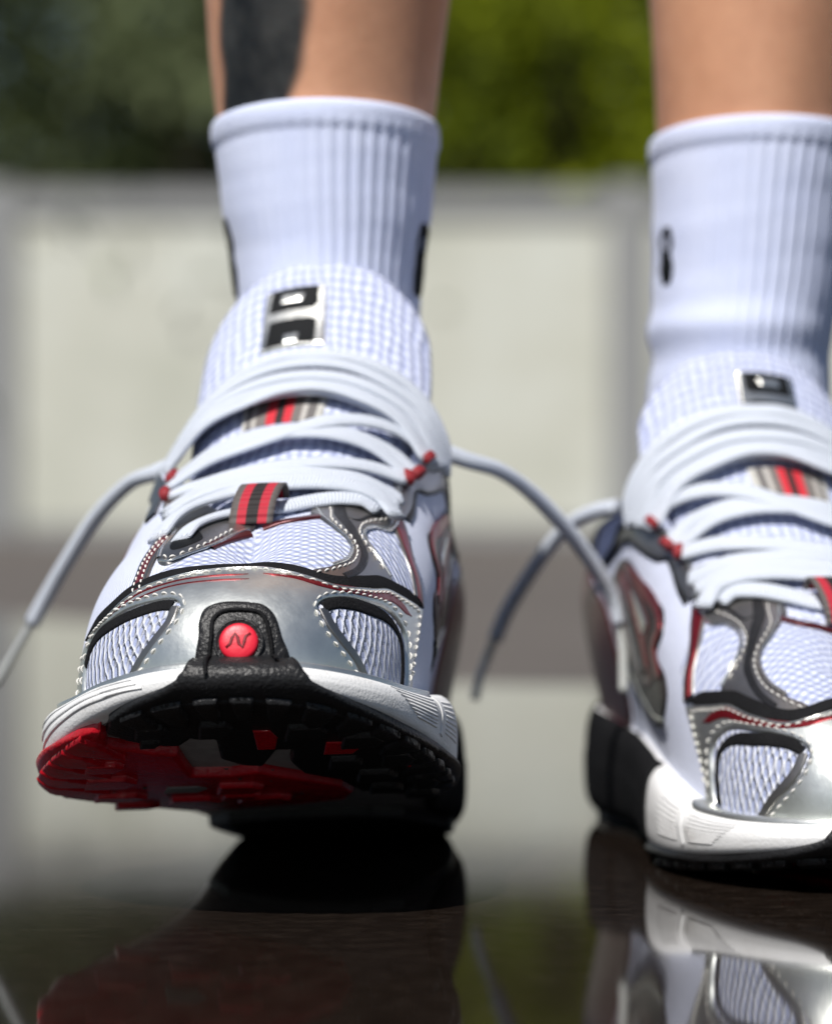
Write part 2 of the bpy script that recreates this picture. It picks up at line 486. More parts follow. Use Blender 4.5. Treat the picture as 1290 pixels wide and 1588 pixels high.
NU, NW, NB = 70, 22, 40
def build_J(spring):
    f_zb = lambda l: spring*(np.clip(l-170, 0, None)/112)**2.0 + f_zbh(l) + SOLE
    f_zt = lambda l: f_zt0(l) + (spring-13)*(np.clip(l-170, 0, None)/112)**2.0 + 2.5*(np.clip(l-225, 0, None)/58)**2
    l = O[:, 1]; side = np.where(np.arange(NPSI) <= NPSI//2, -1.0, 1.0)
    zt = f_zt(l); zb = f_zb(l)
    lR = f_lR(l)
    inset = np.where(side < 0, f_inL(l), f_inM(l))
    Rp = np.stack([f_xc(lR) + side*f_hw(lR), lR, f_zR(lR)], 1)
    Uxy = O - inset[:, None]*NRM
    for it in range(30):
        Uxy = (np.roll(Uxy, 1, 0)+np.roll(Uxy, -1, 0)+2*Uxy)/4
    U = np.concatenate([Uxy, zt[:, None]], 1)
    sp = (spring-13)*(np.clip(lR-170, 0, None)/112)**2.0
    Rp[:, 2] += sp
    rows = []
    tm = np.radians(f_tm(l))
    pw = 2/2.25
    for k in np.linspace(0, 1, NU):               # k = 0 ridge or top line, 1 at the base
        th = tm*(1-k)
        c = np.cos(th)**pw; s = np.sin(th)**pw
        cm = np.cos(tm)**pw; sm = np.sin(tm)**pw
        a = (c-cm)/(1-cm); b = s/sm
        P = np.empty((NPSI, 3))
        P[:, :2] = Rp[:, :2] + (U[:, :2]-Rp[:, :2])*a[:, None]
        P[:, 2] = U[:, 2] + (Rp[:, 2]-U[:, 2])*b
        blg = 5.5*np.sin(math.pi*k)*np.clip((235-l)/60, 0, 1)
        P[:, :2] += NRM*blg[:, None]
        rows.append(P)
    wp_o = pchip([0, .1, .28, .5, .72, .88, 1], [-1, -.55, -.02, .12, .10, 0, -.25])     # x the local inset, capped
    wp_z = pchip([0, .1, .28, .5, .72, .88, 1], [1.0, 1.0, .84, .56, .30, .10, 0.0])
    for k in np.linspace(0, 1, NW)[1:]:
        P = np.empty((NPSI, 3))
        w = float(wp_o(k))
        off = w*inset if w < -.25 else w*8.0 - 0*inset
        if -.55 < w < 0: off = w*np.minimum(inset, inset)
        if w > -.3: off = w*8.0
        if k < .5: off = w*inset
        P[:, :2] = O + NRM*np.broadcast_to(off, (NPSI,))[:, None]
        if w <= -.5 and k < .28:
            t = (w+1)
            P[:, :2] = U[:, :2] + (O-U[:, :2])*t
        P[:, 2] = zb + (zt-zb)*float(wp_z(k))
        rows.append(P)
    E = rows[-1].copy()
    lC = pchip([0, 30, 60, 150, 200, 240, 283], [40, 55, 75, 150, 185, 208, 222])(l)
    Cn = np.stack([f_xc(lC), lC, f_zb(lC)], 1)
    for k in np.linspace(0, 1, NB)[1:]:
        P = E + (Cn-E)*k
        P[:, 2] = f_zb(P[:, 1])
        rows.append(P)
    G = np.stack(rows, 1)                         # NPSI, K, 3
    # soften the fan pole
    up = G[:, :NU].copy()
    for it in range(14):
        av = (np.roll(up, 1, 0)+np.roll(up, -1, 0))/2
        av[:, 1:-1] = (av[:, 1:-1]*2 + up[:, 2:] + up[:, :-2])/4
        w = np.zeros(NU); w[1:40] = .5
        toe = np.clip((O[:, 1]-200)/40, 0, 1)
        up += (av-up)*w[None, :, None]*toe[:, None, None]
        opp = (-np.arange(NPSI)) % NPSI
        closed_r = np.clip((O[:, 1]-244)/6, 0, 1)[:, None]
        mid_ = (up[:, 1]+up[opp, 1])/2
        up[:, 0] += (mid_-up[:, 0])*.6*closed_r
    G[:, :NU] = up
    return G
JS = {'L': build_J(15.0), 'R': build_J(9.0)}
J = JS['L']                                     # x, l, z in mm
NK = J.shape[1]
def normals(G):
    du = np.roll(G, -1, 0)-np.roll(G, 1, 0)
    dk = np.gradient(G, axis=1)
    N = np.cross(dk, du)
    N /= np.linalg.norm(N, axis=2)[:, :, None] + 1e-9
    return -N if N[NPSI//4, NU+NW//2][0] > 0 else N
JNS = {k: normals(g) for k, g in JS.items()}

def to_local(P, mir=1):
    P = np.asarray(P, float)
    return np.stack([P[..., 0]*mir, -P[..., 1], P[..., 2]], -1)/1000.0

SHOES = {   # mirror, location of the heel, rotation
    'L': (1, (-0.0168, 0.127, -0.0044), (R(-9.0), R(-2.2), R(-6.0))),
    'R': (-1, (0.0868, 0.205, 0.0), (0.0, 0.0, R(8.7))),
}
# tongue: centre line (l, z), half width, drop of the edges, all against arc position 0..1
TNG = [(219, 63.5, 3, .5), (207, 72.5, 12, 3), (192, 82, 18, 6), (174, 93, 25, 10), (154, 106.5, 30, 14), (136, 121, 33, 16)]
TOPS = {'L': [(123, 135, 34.5, 17), (113.5, 151, 33.5, 16), (108.5, 161, 29, 13), (106.5, 164.5, 22, 8)],
        'R': [(125, 131, 34.0, 17), (117.5, 141, 33.0, 15), (113, 148, 28, 12), (111, 150.5, 22, 8)]}
TA, TB = 60, 41
def build_tongue(which):
    T = np.array(TNG+TOPS[which], float)
    ts = np.concatenate([[0], np.cumsum(np.hypot(np.diff(T[:, 0]), np.diff(T[:, 1])))]); ts /= ts[-1]
    tf = [pchip(ts, T[:, i]) for i in range(4)]
    a, b = np.meshgrid(np.linspace(0, 1, TA), np.linspace(-1, 1, TB), indexing='ij')
    hw = tf[2](a); dr = tf[3](a)
    x = f_xc(tf[0](a)) + hw*np.sin(b*1.25)/math.sin(1.25) + 4.0*a
    d = dr*(1-np.cos(b*1.35))/(1-math.cos(1.35))
    G = np.stack([x, tf[0](a) - .35*d, tf[1](a) - .93*d], -1)
    N = np.cross(np.gradient(G, axis=0), np.gradient(G, axis=1)); N /= np.linalg.norm(N, axis=2)[..., None]
    return G, (-N if N[30, 20, 2] < 0 else N)
TGS = {k: build_tongue(k) for k in TOPS}
#@@SHOEPARTS

# ------------------------------------------------------------------ working on a grid surface
class Surf:
    def __init__(s, G, N, closed):
        s.G, s.N, s.closed = G, N, closed
        s.nu, s.nk = G.shape[:2]
        up = (lambda A: np.roll(A, -1, 0)-np.roll(A, 1, 0)) if closed else (lambda A: np.gradient(A, axis=0)*2)
        s.Du = up(G)/2; s.Dk = np.gradient(G, axis=1)
    def _bi(s, A, p):
        p = np.atleast_2d(np.asarray(p, float))
        u = p[:, 0]; k = np.clip(p[:, 1], 0, s.nk-1.001)
        if not s.closed: u = np.clip(u, 0, s.nu-1.001)
        i = np.floor(u).astype(int); fu = (u-i)[:, None]
        i0 = i % s.nu; i1 = (i+1) % s.nu
        j = np.floor(k).astype(int); fk = (k-j)[:, None]
        return A[i0, j]*(1-fu)*(1-fk)+A[i1, j]*fu*(1-fk)+A[i1, j+1]*fu*fk+A[i0, j+1]*(1-fu)*fk
    def pos(s, p): return s._bi(s.G, p)
    def nor(s, p):
        n = s._bi(s.N, p); return n/np.linalg.norm(n, axis=1)[:, None]
    def solve(s, p, vec):
        """parameter step that moves by the 3-D vectors vec along the surface"""
        a = s._bi(s.Du, p); b = s._bi(s.Dk, p)
        aa = (a*a).sum(1); bb = (b*b).sum(1); ab = (a*b).sum(1)
        va = (vec*a).sum(1); vb = (vec*b).sum(1)
        det = aa*bb-ab*ab+1e-9
        return np.stack([(va*bb-vb*ab)/det, (vb*aa-va*ab)/det], 1)

SJ = {k: Surf(JS[k], JNS[k], True) for k in JS}
STS = {k: Surf(g[0], g[1], False) for k, g in TGS.items()}
def build_bottom(spring):
    l = np.arange(0, 287.0)[:, None]+np.zeros((1, 124)); x = np.zeros((287, 1))+np.arange(-66, 58.0)[None]
    z = spring*(np.clip(l-170, 0, None)/112)**2.0+f_zbh(l)+SOLE
    G = np.stack([x, l, z], -1)
    dz = np.gradient(z, axis=0)
    N = np.stack([0*z, dz, -np.ones_like(z)], -1)
    return Surf(G, N/np.linalg.norm(N, axis=2)[..., None], False)
SB = {'L': build_bottom(15.0), 'R': build_bottom(9.0)}
def bot(x, l): return (l, x+66.0)
def rim(a, b, inset, step=3):
    """points of the sole outline between two psi, moved inwards"""
    i = np.arange(a, b+.1, step).astype(int) % NPSI
    Q = O[i]-NRM[i]*inset
    return [bot(x, l) for x, l in Q]

def in_poly(P, Q):
    x, y = Q[:, 0], Q[:, 1]
    ins = np.zeros(len(Q), bool)
    a = P; b = np.roll(P, -1, 0)
    for (x0, y0), (x1, y1) in zip(a, b):
        if y0 == y1: continue
        c = ((y0 > y) != (y1 > y)) & (x < (x1-x0)*(y-y0)/(y1-y0)+x0)
        ins ^= c
    return ins

def densify(P, step, smooth):
    P = np.asarray(P, float)
    if smooth:
        per = np.linalg.norm(np.roll(P, -1, 0)-P, axis=1).sum()
        return catmull(P, max(12, int(per/step)), closed=True)
    out = []
    for a, b in zip(P, np.roll(P, -1, 0)):
        n = max(1, int(np.linalg.norm(b-a)/step))
        for i in range(n): out.append(a+(b-a)*i/n)
    return np.array(out)

TOPO = {}
def patch(name, S, key, poly, th, mat, parent, mir, holes=(), base=0.0, step=1.0, edge=.7, smooth=True, uv='psi', uvs=1.0, dome=0.0, relax=0, kmin=-9):
    """a sheet lying on the surface S inside the outline poly (parameter space), rounded at its rim, th mm proud"""
    if key not in TOPO:
        loops = [densify(poly, step*.6, smooth)] + [densify(h, step*.6, smooth) for h in holes]
        B = np.concatenate(loops)
        edges = []; o = 0
        for lp in loops:
            n = len(lp); edges += [(o+i, o+(i+1) % n) for i in range(n)]; o += n
        rings = []
        for li, lp in enumerate(loops):
            t = np.roll(lp, -1, 0)-np.roll(lp, 1, 0); t /= np.linalg.norm(t, axis=1)[:, None]+1e-9
            nn = np.stack([-t[:, 1], t[:, 0]], 1)
            area = .5*np.sum(lp[:, 0]*np.roll(lp[:, 1], -1)-lp[:, 1]*np.roll(lp[:, 0], -1))
            sg = 1 if area > 0 else -1
            if li: sg = -sg
            rings.append(lp+nn*sg*.33*step); rings.append((lp+nn*sg*.75*step)[::2])
        lo, hi = loops[0].min(0), loops[0].max(0)
        gx, gy = np.meshgrid(np.arange(lo[0], hi[0], step), np.arange(lo[1], hi[1], step), indexing='ij')
        g = np.stack([gx.ravel(), gy.ravel()], 1)
        def inside(Q):
            r = in_poly(loops[0], Q)
            for h in loops[1:]: r &= ~in_poly(h, Q)
            return r
        def bd(Q):
            return np.sqrt(((Q[:, None, :]-B[None])**2).sum(2)).min(1) if len(Q) else np.zeros(0)
        rg = np.concatenate(rings); rg = rg[inside(rg)]; rg = rg[bd(rg) > .2*step]
        g = g[inside(g)]; g = g[bd(g) > 1.1*step] if len(g) else g
        pts = np.concatenate([B, rg, g])
        r = delaunay_2d_cdt([Vector(p) for p in pts], edges, [], 0, 1e-5)
        V = np.array([tuple(v) for v in r[0]])
        F = np.array([f for f in r[2] if len(f) == 3])
        F = F[inside(V[F].mean(1))]
        TOPO[key] = (V, F, loops)
    V, F, loops = TOPO[key]
    P = S.pos(V); N = S.nor(V)
    B3 = np.concatenate([S.pos(lp[lp[:, 1] > kmin]) for lp in loops])
    d = np.empty(len(P))
    for i in range(0, len(P), 2000):
        d[i:i+2000] = np.sqrt(((P[i:i+2000, None]-B3[None])**2).sum(2)).min(1)
    t = np.clip(d/edge, 0, 1)
    prof = np.sqrt(1-(1-t)**2)
    h = base + th*prof - (.25 if base == 0 else .08)*(1-np.clip(t*3, 0, 1))
    if dome: h = h + dome*(1-np.exp(-d/4.0))
    X = P+N*h[:, None]
    if relax:
        E = np.concatenate([F[:, [0, 1]], F[:, [1, 2]], F[:, [2, 0]]]); E = np.concatenate([E, E[:, ::-1]])
        cnt = np.bincount(E[:, 0], minlength=len(X))[:, None]
        wgt = np.clip((d-1.2)/1.5, 0, 1)[:, None]*.6
        for _ in range(relax):
            av = np.stack([np.bincount(E[:, 0], X[E[:, 1], q], len(X)) for q in range(3)], 1)/np.maximum(cnt, 1)
            X = X+(av-X)*wgt
    if uv == 'xl': UV = P[:, :2]*uvs
    elif uv == 'unit':
        lo, hi = V.min(0), V.max(0); UV = ((V-lo)/(hi-lo))[:, ::-1]*np.array([1, .35])
    else: UV = V*np.array([1.46, .95])*uvs
    # orient
    a, b, c = X[F[0, 0]], X[F[0, 1]], X[F[0, 2]]
    tri = np.cross(X[F[:, 1]]-X[F[:, 0]], X[F[:, 2]]-X[F[:, 0]])
    bad = (tri*N[F[:, 0]]).sum(1) < 0
    F = F.copy(); F[bad] = F[bad][:, ::-1]
    loc = to_local(X, mir)
    # to_local flips handedness (l -> -y), a mirror flips it back
    return mesh_obj(name, loc, F.tolist(), mat, parent, uv=UV, flip=(mir > 0))

def path_on(path, step=.8):
    P = np.asarray(path, float)
    n = max(6, int(np.linalg.norm(np.diff(P*np.array([1.46, .95]), axis=0), axis=1).sum()/step))
    return catmull(P, n)

def ribbon(name, S, path, width, th, mat, parent, mir, base=0.0, taper=0.0, rows=None):
    Q = path_on(path)
    P = S.pos(Q); N = S.nor(Q)
    T = np.gradient(P, axis=0); T /= np.linalg.norm(T, axis=1)[:, None]+1e-9
    Sd = np.cross(N, T); Sd /= np.linalg.norm(Sd, axis=1)[:, None]+1e-9
    n = len(Q)
    w = np.full(n, width, float) if np.isscalar(width) else np.interp(np.linspace(0, 1, n), np.linspace(0, 1, len(width)), width)
    if taper:
        e = np.minimum(np.arange(n), np.arange(n)[::-1])/max(1, n*taper)
        w = w*np.clip(e, .12, 1)
    e = np.minimum(.35, w*.25)
    prof = [(-.5, 0, -.2), (-.5, .0, .6), (-.5, 1, 1.0), (-.25, 0, 1.02), (0, 0, 1.03), (.25, 0, 1.02), (.5, -1, 1.0), (.5, 0, .6), (.5, 0, -.2)]
    rings = []
    for f, ei, h in prof:
        s = f*w+ei*e
        q = Q+np.clip(S.solve(Q, Sd*s[:, None]), -6, 6)
        rings.append(S.pos(q)+S.nor(q)*(base+th*h if h > 0 else base-.15))
    G = np.stack(rings, 1)
    m = len(prof)
    X = to_local(G.reshape(-1, 3), mir)
    arc = np.concatenate([[0], np.cumsum(np.linalg.norm(np.diff(P, axis=0), axis=1))])
    UV = np.stack([np.tile(np.linspace(0, 1, m), n), np.repeat(arc, m)], 1)
    return mesh_obj(name, X, grid_faces(n, m), mat, parent, uv=UV, flip=(mir > 0))

_st_t = None
def stitches(name, S, paths, parent, mir, base=1.3, length=2.0, gap=1.0, r=.29, mat=None):
    VV, FF = [], []
    for path in paths:
        Q = path_on(path, .4)
        P = S.pos(Q)
        arc = np.concatenate([[0], np.cumsum(np.linalg.norm(np.diff(P, axis=0), axis=1))])
        s = .3
        k = 0
        while s+length < arc[-1]:
            jit = .12*math.sin(k*12.9898)
            ts = np.linspace(s+jit, s+length+jit*.5, 5)
            q = np.stack([np.interp(ts, arc, Q[:, 0]), np.interp(ts, arc, Q[:, 1])], 1)
            c = S.pos(q); n = S.nor(q)
            t = np.gradient(c, axis=0); t /= np.linalg.norm(t, axis=1)[:, None]+1e-9
            sd = np.cross(n, t)
            rr = r*np.array([.25, .85, 1, .85, .25]); hh = base+np.array([-.15, .22, .34, .22, -.15])
            o = sum(len(v) for v in VV)
            ring = []
            for a in np.linspace(0, 2*math.pi, 6, endpoint=False):
                ring.append(c+n*(hh+rr*math.cos(a))[:, None]+sd*(rr*math.sin(a))[:, None])
            R_ = np.stack(ring, 1)
            VV.append(R_.reshape(-1, 3))
            for i in range(4):
                for j in range(6):
                    FF.append((o+i*6+j, o+(i+1)*6+j, o+(i+1)*6+(j+1) % 6, o+i*6+(j+1) % 6))
            s += length+gap; k += 1
    if not VV: return None
    o = mesh_obj(name, to_local(np.concatenate(VV), mir), FF, mat or M['thread'], parent, flip=(mir > 0))
    o['kind'] = 'stuff'
    return o

def strap(name, pts, wid, thk, mat, parent, mir=1, nrm=None, local=True, n=None, caps=True, seg=14, square=2.4, tw=None):
    """a flat woven band (lace) through 3-D points"""
    P0 = np.asarray(pts, float)
    ln = np.linalg.norm(np.diff(P0, axis=0), axis=1).sum()
    P = catmull(P0, n or max(10, int(ln/1.6)))
    T = np.gradient(P, axis=0); T /= np.linalg.norm(T, axis=1)[:, None]+1e-9
    if nrm is None:
        N = np.stack([P[:, 0]*1.0, np.full(len(P), 20.0), np.full(len(P), 36.0)], 1)
    else:
        N0 = np.asarray(nrm, float)
        N = np.broadcast_to(N0, P.shape) if N0.ndim == 1 else np.stack([np.interp(np.linspace(0, 1, len(P)), np.linspace(0, 1, len(N0)), N0[:, j]) for j in range(3)], 1)
    N = N-(N*T).sum(1)[:, None]*T; N /= np.linalg.norm(N, axis=1)[:, None]+1e-9
    Sd = np.cross(T, N)
    w = np.full(len(P), wid, float) if np.isscalar(wid) else np.interp(np.linspace(0, 1, len(P)), np.linspace(0, 1, len(wid)), wid)
    h = np.full(len(P), thk, float) if np.isscalar(thk) else np.interp(np.linspace(0, 1, len(P)), np.linspace(0, 1, len(thk)), thk)
    rings = []
    for a in np.linspace(0, 2*math.pi, seg, endpoint=False):
        ca, sa = math.cos(a), math.sin(a)
        cx = math.copysign(abs(ca)**(2/square), ca); sx = math.copysign(abs(sa)**(2/square), sa)
        rings.append(P+Sd*(w*.5*cx)[:, None]+N*(h*.5*sx)[:, None])
    G = np.stack(rings, 1)
    V = G.reshape(-1, 3); m = len(P)
    F = []
    for i in range(m-1):
        for j in range(seg):
            F.append((i*seg+j, (i+1)*seg+j, (i+1)*seg+(j+1) % seg, i*seg+(j+1) % seg))
    if caps:
        F.append(tuple(range(seg))); F.append(tuple((m-1)*seg+j for j in reversed(range(seg))))
    arc = np.concatenate([[0], np.cumsum(np.linalg.norm(np.diff(P, axis=0), axis=1))])
    UV = np.stack([np.repeat(arc, seg), np.tile(np.linspace(0, 2, seg), m)], 1)
    X = to_local(V, mir) if local else V/1000.0
    return mesh_obj(name, X, F, mat, parent, uv=UV, flip=(mir > 0) if local else False)

# ------------------------------------------------------------------ outlines on the shoe: (psi, k) of the body grid
CAP = [(181, 72), (186, 65), (189.5, 57.2), (196.3, 53), (203.5, 49.3), (208.1, 44.5), (213.3, 39.8), (219.9, 34.9), (228, 28.7), (238.7, 23.6), (249.8, 24.7),
       (258.6, 31.7), (263.7, 36.3), (271.6, 42.5), (283.6, 44.8), (299.2, 45.7), (311.5, 48), (315.8, 49.5), (312, 54.1), (307.9, 59), (302.5, 65), (301, 72),
       (285, 72.5), (265, 72.5), (245, 72.5), (225, 72.5), (200, 72.5)]
WIN_L = [(193, 64), (194.4, 58.8), (198.2, 54.8), (205, 52), (212.2, 48.4), (220.2, 45.7), (226.8, 44.2), (229.9, 46.9), (229.7, 52), (226, 59.3), (222.4, 64.6), (218.5, 69.3), (206, 70), (195, 69.5)]
WIN_R = [(263.5, 50), (264.9, 47.9), (268.5, 46.9), (273.9, 47.4), (281.5, 49), (290, 50.6), (295, 52.9), (299, 56.8), (298.6, 62), (296.5, 68.5), (286, 70), (275.5, 69.5), (271.5, 64.8), (267.6, 60.6), (264.8, 56.1)]
BAND = [(188, 56), (194.5, 51.5), (201.5, 47.5), (205.9, 43.5), (211.8, 38.4), (218.1, 32.9), (228, 25.5), (238, 19.5), (250, 20.5), (259.6, 28.6), (267.8, 37.5), (274.1, 41.3), (285.1, 42.8), (300.6, 44), (311.7, 46.4), (316.5, 48)]
TAB = [(215.3, 89.8), (220.1, 88.3), (227.3, 86.2), (232.1, 83.5), (235.2, 77.4), (235.6, 66.6), (236.1, 60.4), (235.9, 54.7), (237.0, 49.6), (240.6, 47.2), (245.6, 47.3), (249.9, 48.8),
       (252.4, 53.1), (253.8, 61.1), (255.1, 66.1), (255.6, 75.1), (258, 82.1), (263.1, 85.6), (269.3, 87.4), (279.5, 88.3), (289.7, 88), (306.7, 87.2), (318, 87), (330, 87.5), (338, 88.5)]
UNDER = [(41, 158), (33, 166), (22, 181), (19, 203.6), (11, 214.3), (9.6, 228), (12.2, 240.5), (8.5, 240.6), (2.5, 224), (-3.3, 226), (-7.5, 234), (-5.8, 251), (-11.5, 252.5), (-15, 247), (-22, 247.5), (-28, 253), (-32, 259)]
RIM = TAB + [(338, 92.5), (325, 92.8), (310, 92.8), (295, 92.8), (280, 92.8), (265, 92.8), (250, 92.8), (235, 92.8), (222, 92.8), (215.5, 92.5)]
UNDER_B = rim(215, 339, 2.2)+[bot(x, l) for x, l in UNDER]
RED_WALL = [(150, 88), (160, 86.2), (172, 85.2), (184, 85.4), (196, 86.6), (207, 88.6), (211, 90.5), (210, 92.8), (190, 92.8), (170, 92.8), (152, 92.8)]
RED_B = rim(152, 212, 2.2)+[bot(x, l) for x, l in
        [(-33, 250), (-24, 243.5), (-17, 240), (-17.5, 216), (-8, 215), (0, 219), (6, 211), (13, 203), (19, 194), (20, 180), (15, 160), (2, 148), (-15, 140), (-32, 132)]]
HEEL_B = rim(425, 555, 2.2, 5)+[bot(x, l) for x, l in [(-28, 96), (-10, 104), (8, 104), (24, 96)]]
EYE_M = [(303, 3.2), (297.5, 12.5), (294.3, 21), (293, 27.4), (290.6, 31.3), (283.9, 34.4), (274.2, 34.4), (266.6, 33.8), (268.5, 38.5), (281.9, 42), (299.9, 42.5), (301.5, 41), (300.2, 34.9), (300.1, 29.1), (302.5, 23.6), (306.5, 20.4), (312.5, 19.2),
         (317.4, 21.4), (323.3, 20.4), (331, 16), (338, 9.5), (334, 3), (318, 1.2)]
EYE_L = [(205.8, 29.6), (211.8, 28.8), (214.5, 19.2), (212, 10.5), (200, 1.2), (180, 1), (150, 1.5), (146, 8), (164, 13), (180, 16), (190, 20.5), (198.3, 26)]
EYE_LH = [(203.5, 24.2), (195, 20.2), (190, 15.2), (197.1, 14.4), (206.5, 14.8), (208.2, 20.6), (206.6, 23.8)]
LAT_STRIP = [(212, 43), (205.2, 34.9), (196, 27.5), (188, 20)]
LOGO_M = [(331, 51), (333, 45.6), (342, 42), (338.3, 35), (341.7, 28.3), (352, 26.4), (362, 24), (374, 20), (386, 17), (398, 17), (403, 24), (402, 38), (398, 52), (385, 61), (362, 63), (340, 60)]
LOGO_IN = [(346, 50), (351, 42), (349, 35), (357, 30), (372, 26), (386, 23), (394, 26), (393, 38), (384, 50), (366, 55)]
LOGO_L = [(480-a, b) for a, b in LOGO_M]

#  ------------------------------------------------------------------ laces: x, l, z (mm) on the shoe
LACES = [
    ('lace', [(-17.5, 231, 64.5), (-16.1, 222.5, 69), (-12.9, 216, 72), (-8.7, 211, 74), (-2.9, 208.3, 75), (3.8, 205.6, 76), (10.9, 201, 78), (19, 196.4, 79.5), (25.6, 193.5, 79), (29.6, 193.5, 76)], 6.6, 1.9),
    ('lace', [(-25, 223, 66.5), (-22.8, 212.5, 73), (-18.8, 204.5, 77.5), (-12.1, 199, 81), (-4.8, 197.4, 83), (3.7, 195.5, 84), (13.5, 192.6, 84.5), (22.7, 190, 83.5), (29.5, 189, 80.5), (34.4, 192.5, 74.5)], 7.0, 2.2),
    ('lace', [(-29.5, 176, 86), (-20.3, 178.5, 88), (-12.1, 181.5, 89.6), (-3.1, 182.3, 91), (7.1, 179.6, 92.3), (17.1, 175, 92.8), (25.1, 169, 92.3), (33.5, 163.6, 90)], 6.8, 2.1),
    ('lace', [(-29.4, 188, 79), (-22.4, 183, 84.5), (-12.2, 184.4, 87.5), (.4, 185.6, 89.3), (14.2, 183.6, 88.6), (24.3, 179.4, 87), (33.7, 172.8, 82.3)], 6.6, 1.9),
    ('lace', [(-31.5, 156, 94), (-20.6, 163, 99.5), (-9.4, 165, 103.2), (1.4, 164.5, 104.9), (12, 162, 104.9), (20.8, 159.3, 102.9), (29.3, 155.5, 98.8), (36.5, 156.6, 92)], 6.8, 2.1),
    ('lace', [(-31, 174.2, 88), (-19.5, 171.6, 95.5), (-8.1, 171.6, 99.5), (3.8, 166, 104.4), (15.3, 157.5, 108.2), (25.4, 149.9, 108), (33.8, 143.3, 104), (40, 143, 97)], 6.8, 2.1),
    ('lace', [(-38, 139, 99), (-29.7, 139.3, 109), (-21.5, 142.5, 114), (-10, 144, 118), (1.1, 144, 119.8), (12, 143, 119), (23, 142.5, 114.2), (31.8, 140.5, 108.3), (38.5, 141, 96)], 7.0, 2.2),
    ('lace', [(-40, 134, 99), (-30, 134.7, 112.5), (-20.1, 137.6, 119.6), (-8.8, 138.6, 123.9), (2.4, 138.5, 125.3), (13.4, 137.8, 124.2), (24.4, 137, 119.8), (35, 134, 111), (40, 135.5, 97)], 7.0, 2.2),
    ('lace', [(-41.5, 129, 99), (-29.4, 132.2, 115.7), (-18.8, 133.7, 124.2), (-7.5, 133.7, 128.8), (3.7, 133.5, 130.1), (14.8, 132.8, 128.6), (25.8, 132.2, 123.3), (36.4, 129, 114), (40.5, 130.5, 98)], 7.2, 2.2),
    ('lace', [(-42.5, 126, 99), (-28, 130.5, 118.7), (-17.3, 130.9, 127.7), (-6, 130.6, 132.3), (3.4, 130.6, 132.8), (14.5, 129.8, 131.9), (25.5, 128.6, 127.5), (34.5, 126.6, 120), (40.5, 125, 108), (40.5, 127, 97)], 6.8, 2.1),
    ('lace', [(-37, 142, 98), (-24.6, 147.2, 110.6), (-13.2, 148.2, 115.8), (-2.6, 145.5, 120), (8.3, 144.5, 120.6), (19.4, 144.5, 117), (30.2, 143, 110.5), (38, 145, 98)], 6.6, 2.0),
    ('lace', [(-27.5, 197, 76), (-22, 194.5, 80.5), (-12, 192, 84.6), (0, 191, 86.4), (14, 188, 86.4), (24, 184, 84.6), (33.5, 180, 79.5)], 6.0, 2.0),
    ('lace', [(-39.5, 136, 98.5), (-27, 141, 112.2), (-15, 141.5, 118.8), (-3, 140.5, 122.4), (8, 140, 122.6), (19, 139.5, 119.6), (30, 138, 112.6), (39, 139, 98)], 6.2, 2.0),
    ('lace', [(-32, 165, 90), (-21, 166.5, 97.2), (-9, 168, 101.2), (3, 167.5, 103), (14, 165, 102.6), (24, 162, 99.4), (35, 161, 91)], 6.0, 2.0),
]
LOOPS = [((34.5, 163, 89.5), (1, -.6, -.25)), ((38.5, 144.5, 98), (.8, -.1, -.8)), ((-31, 176, 85.3), (-1, -.2, -.3)), ((-32.5, 156.5, 93.2), (-1, -.5, -.5)), ((36.8, 157.5, 91.5), (.9, .1, -.7))]

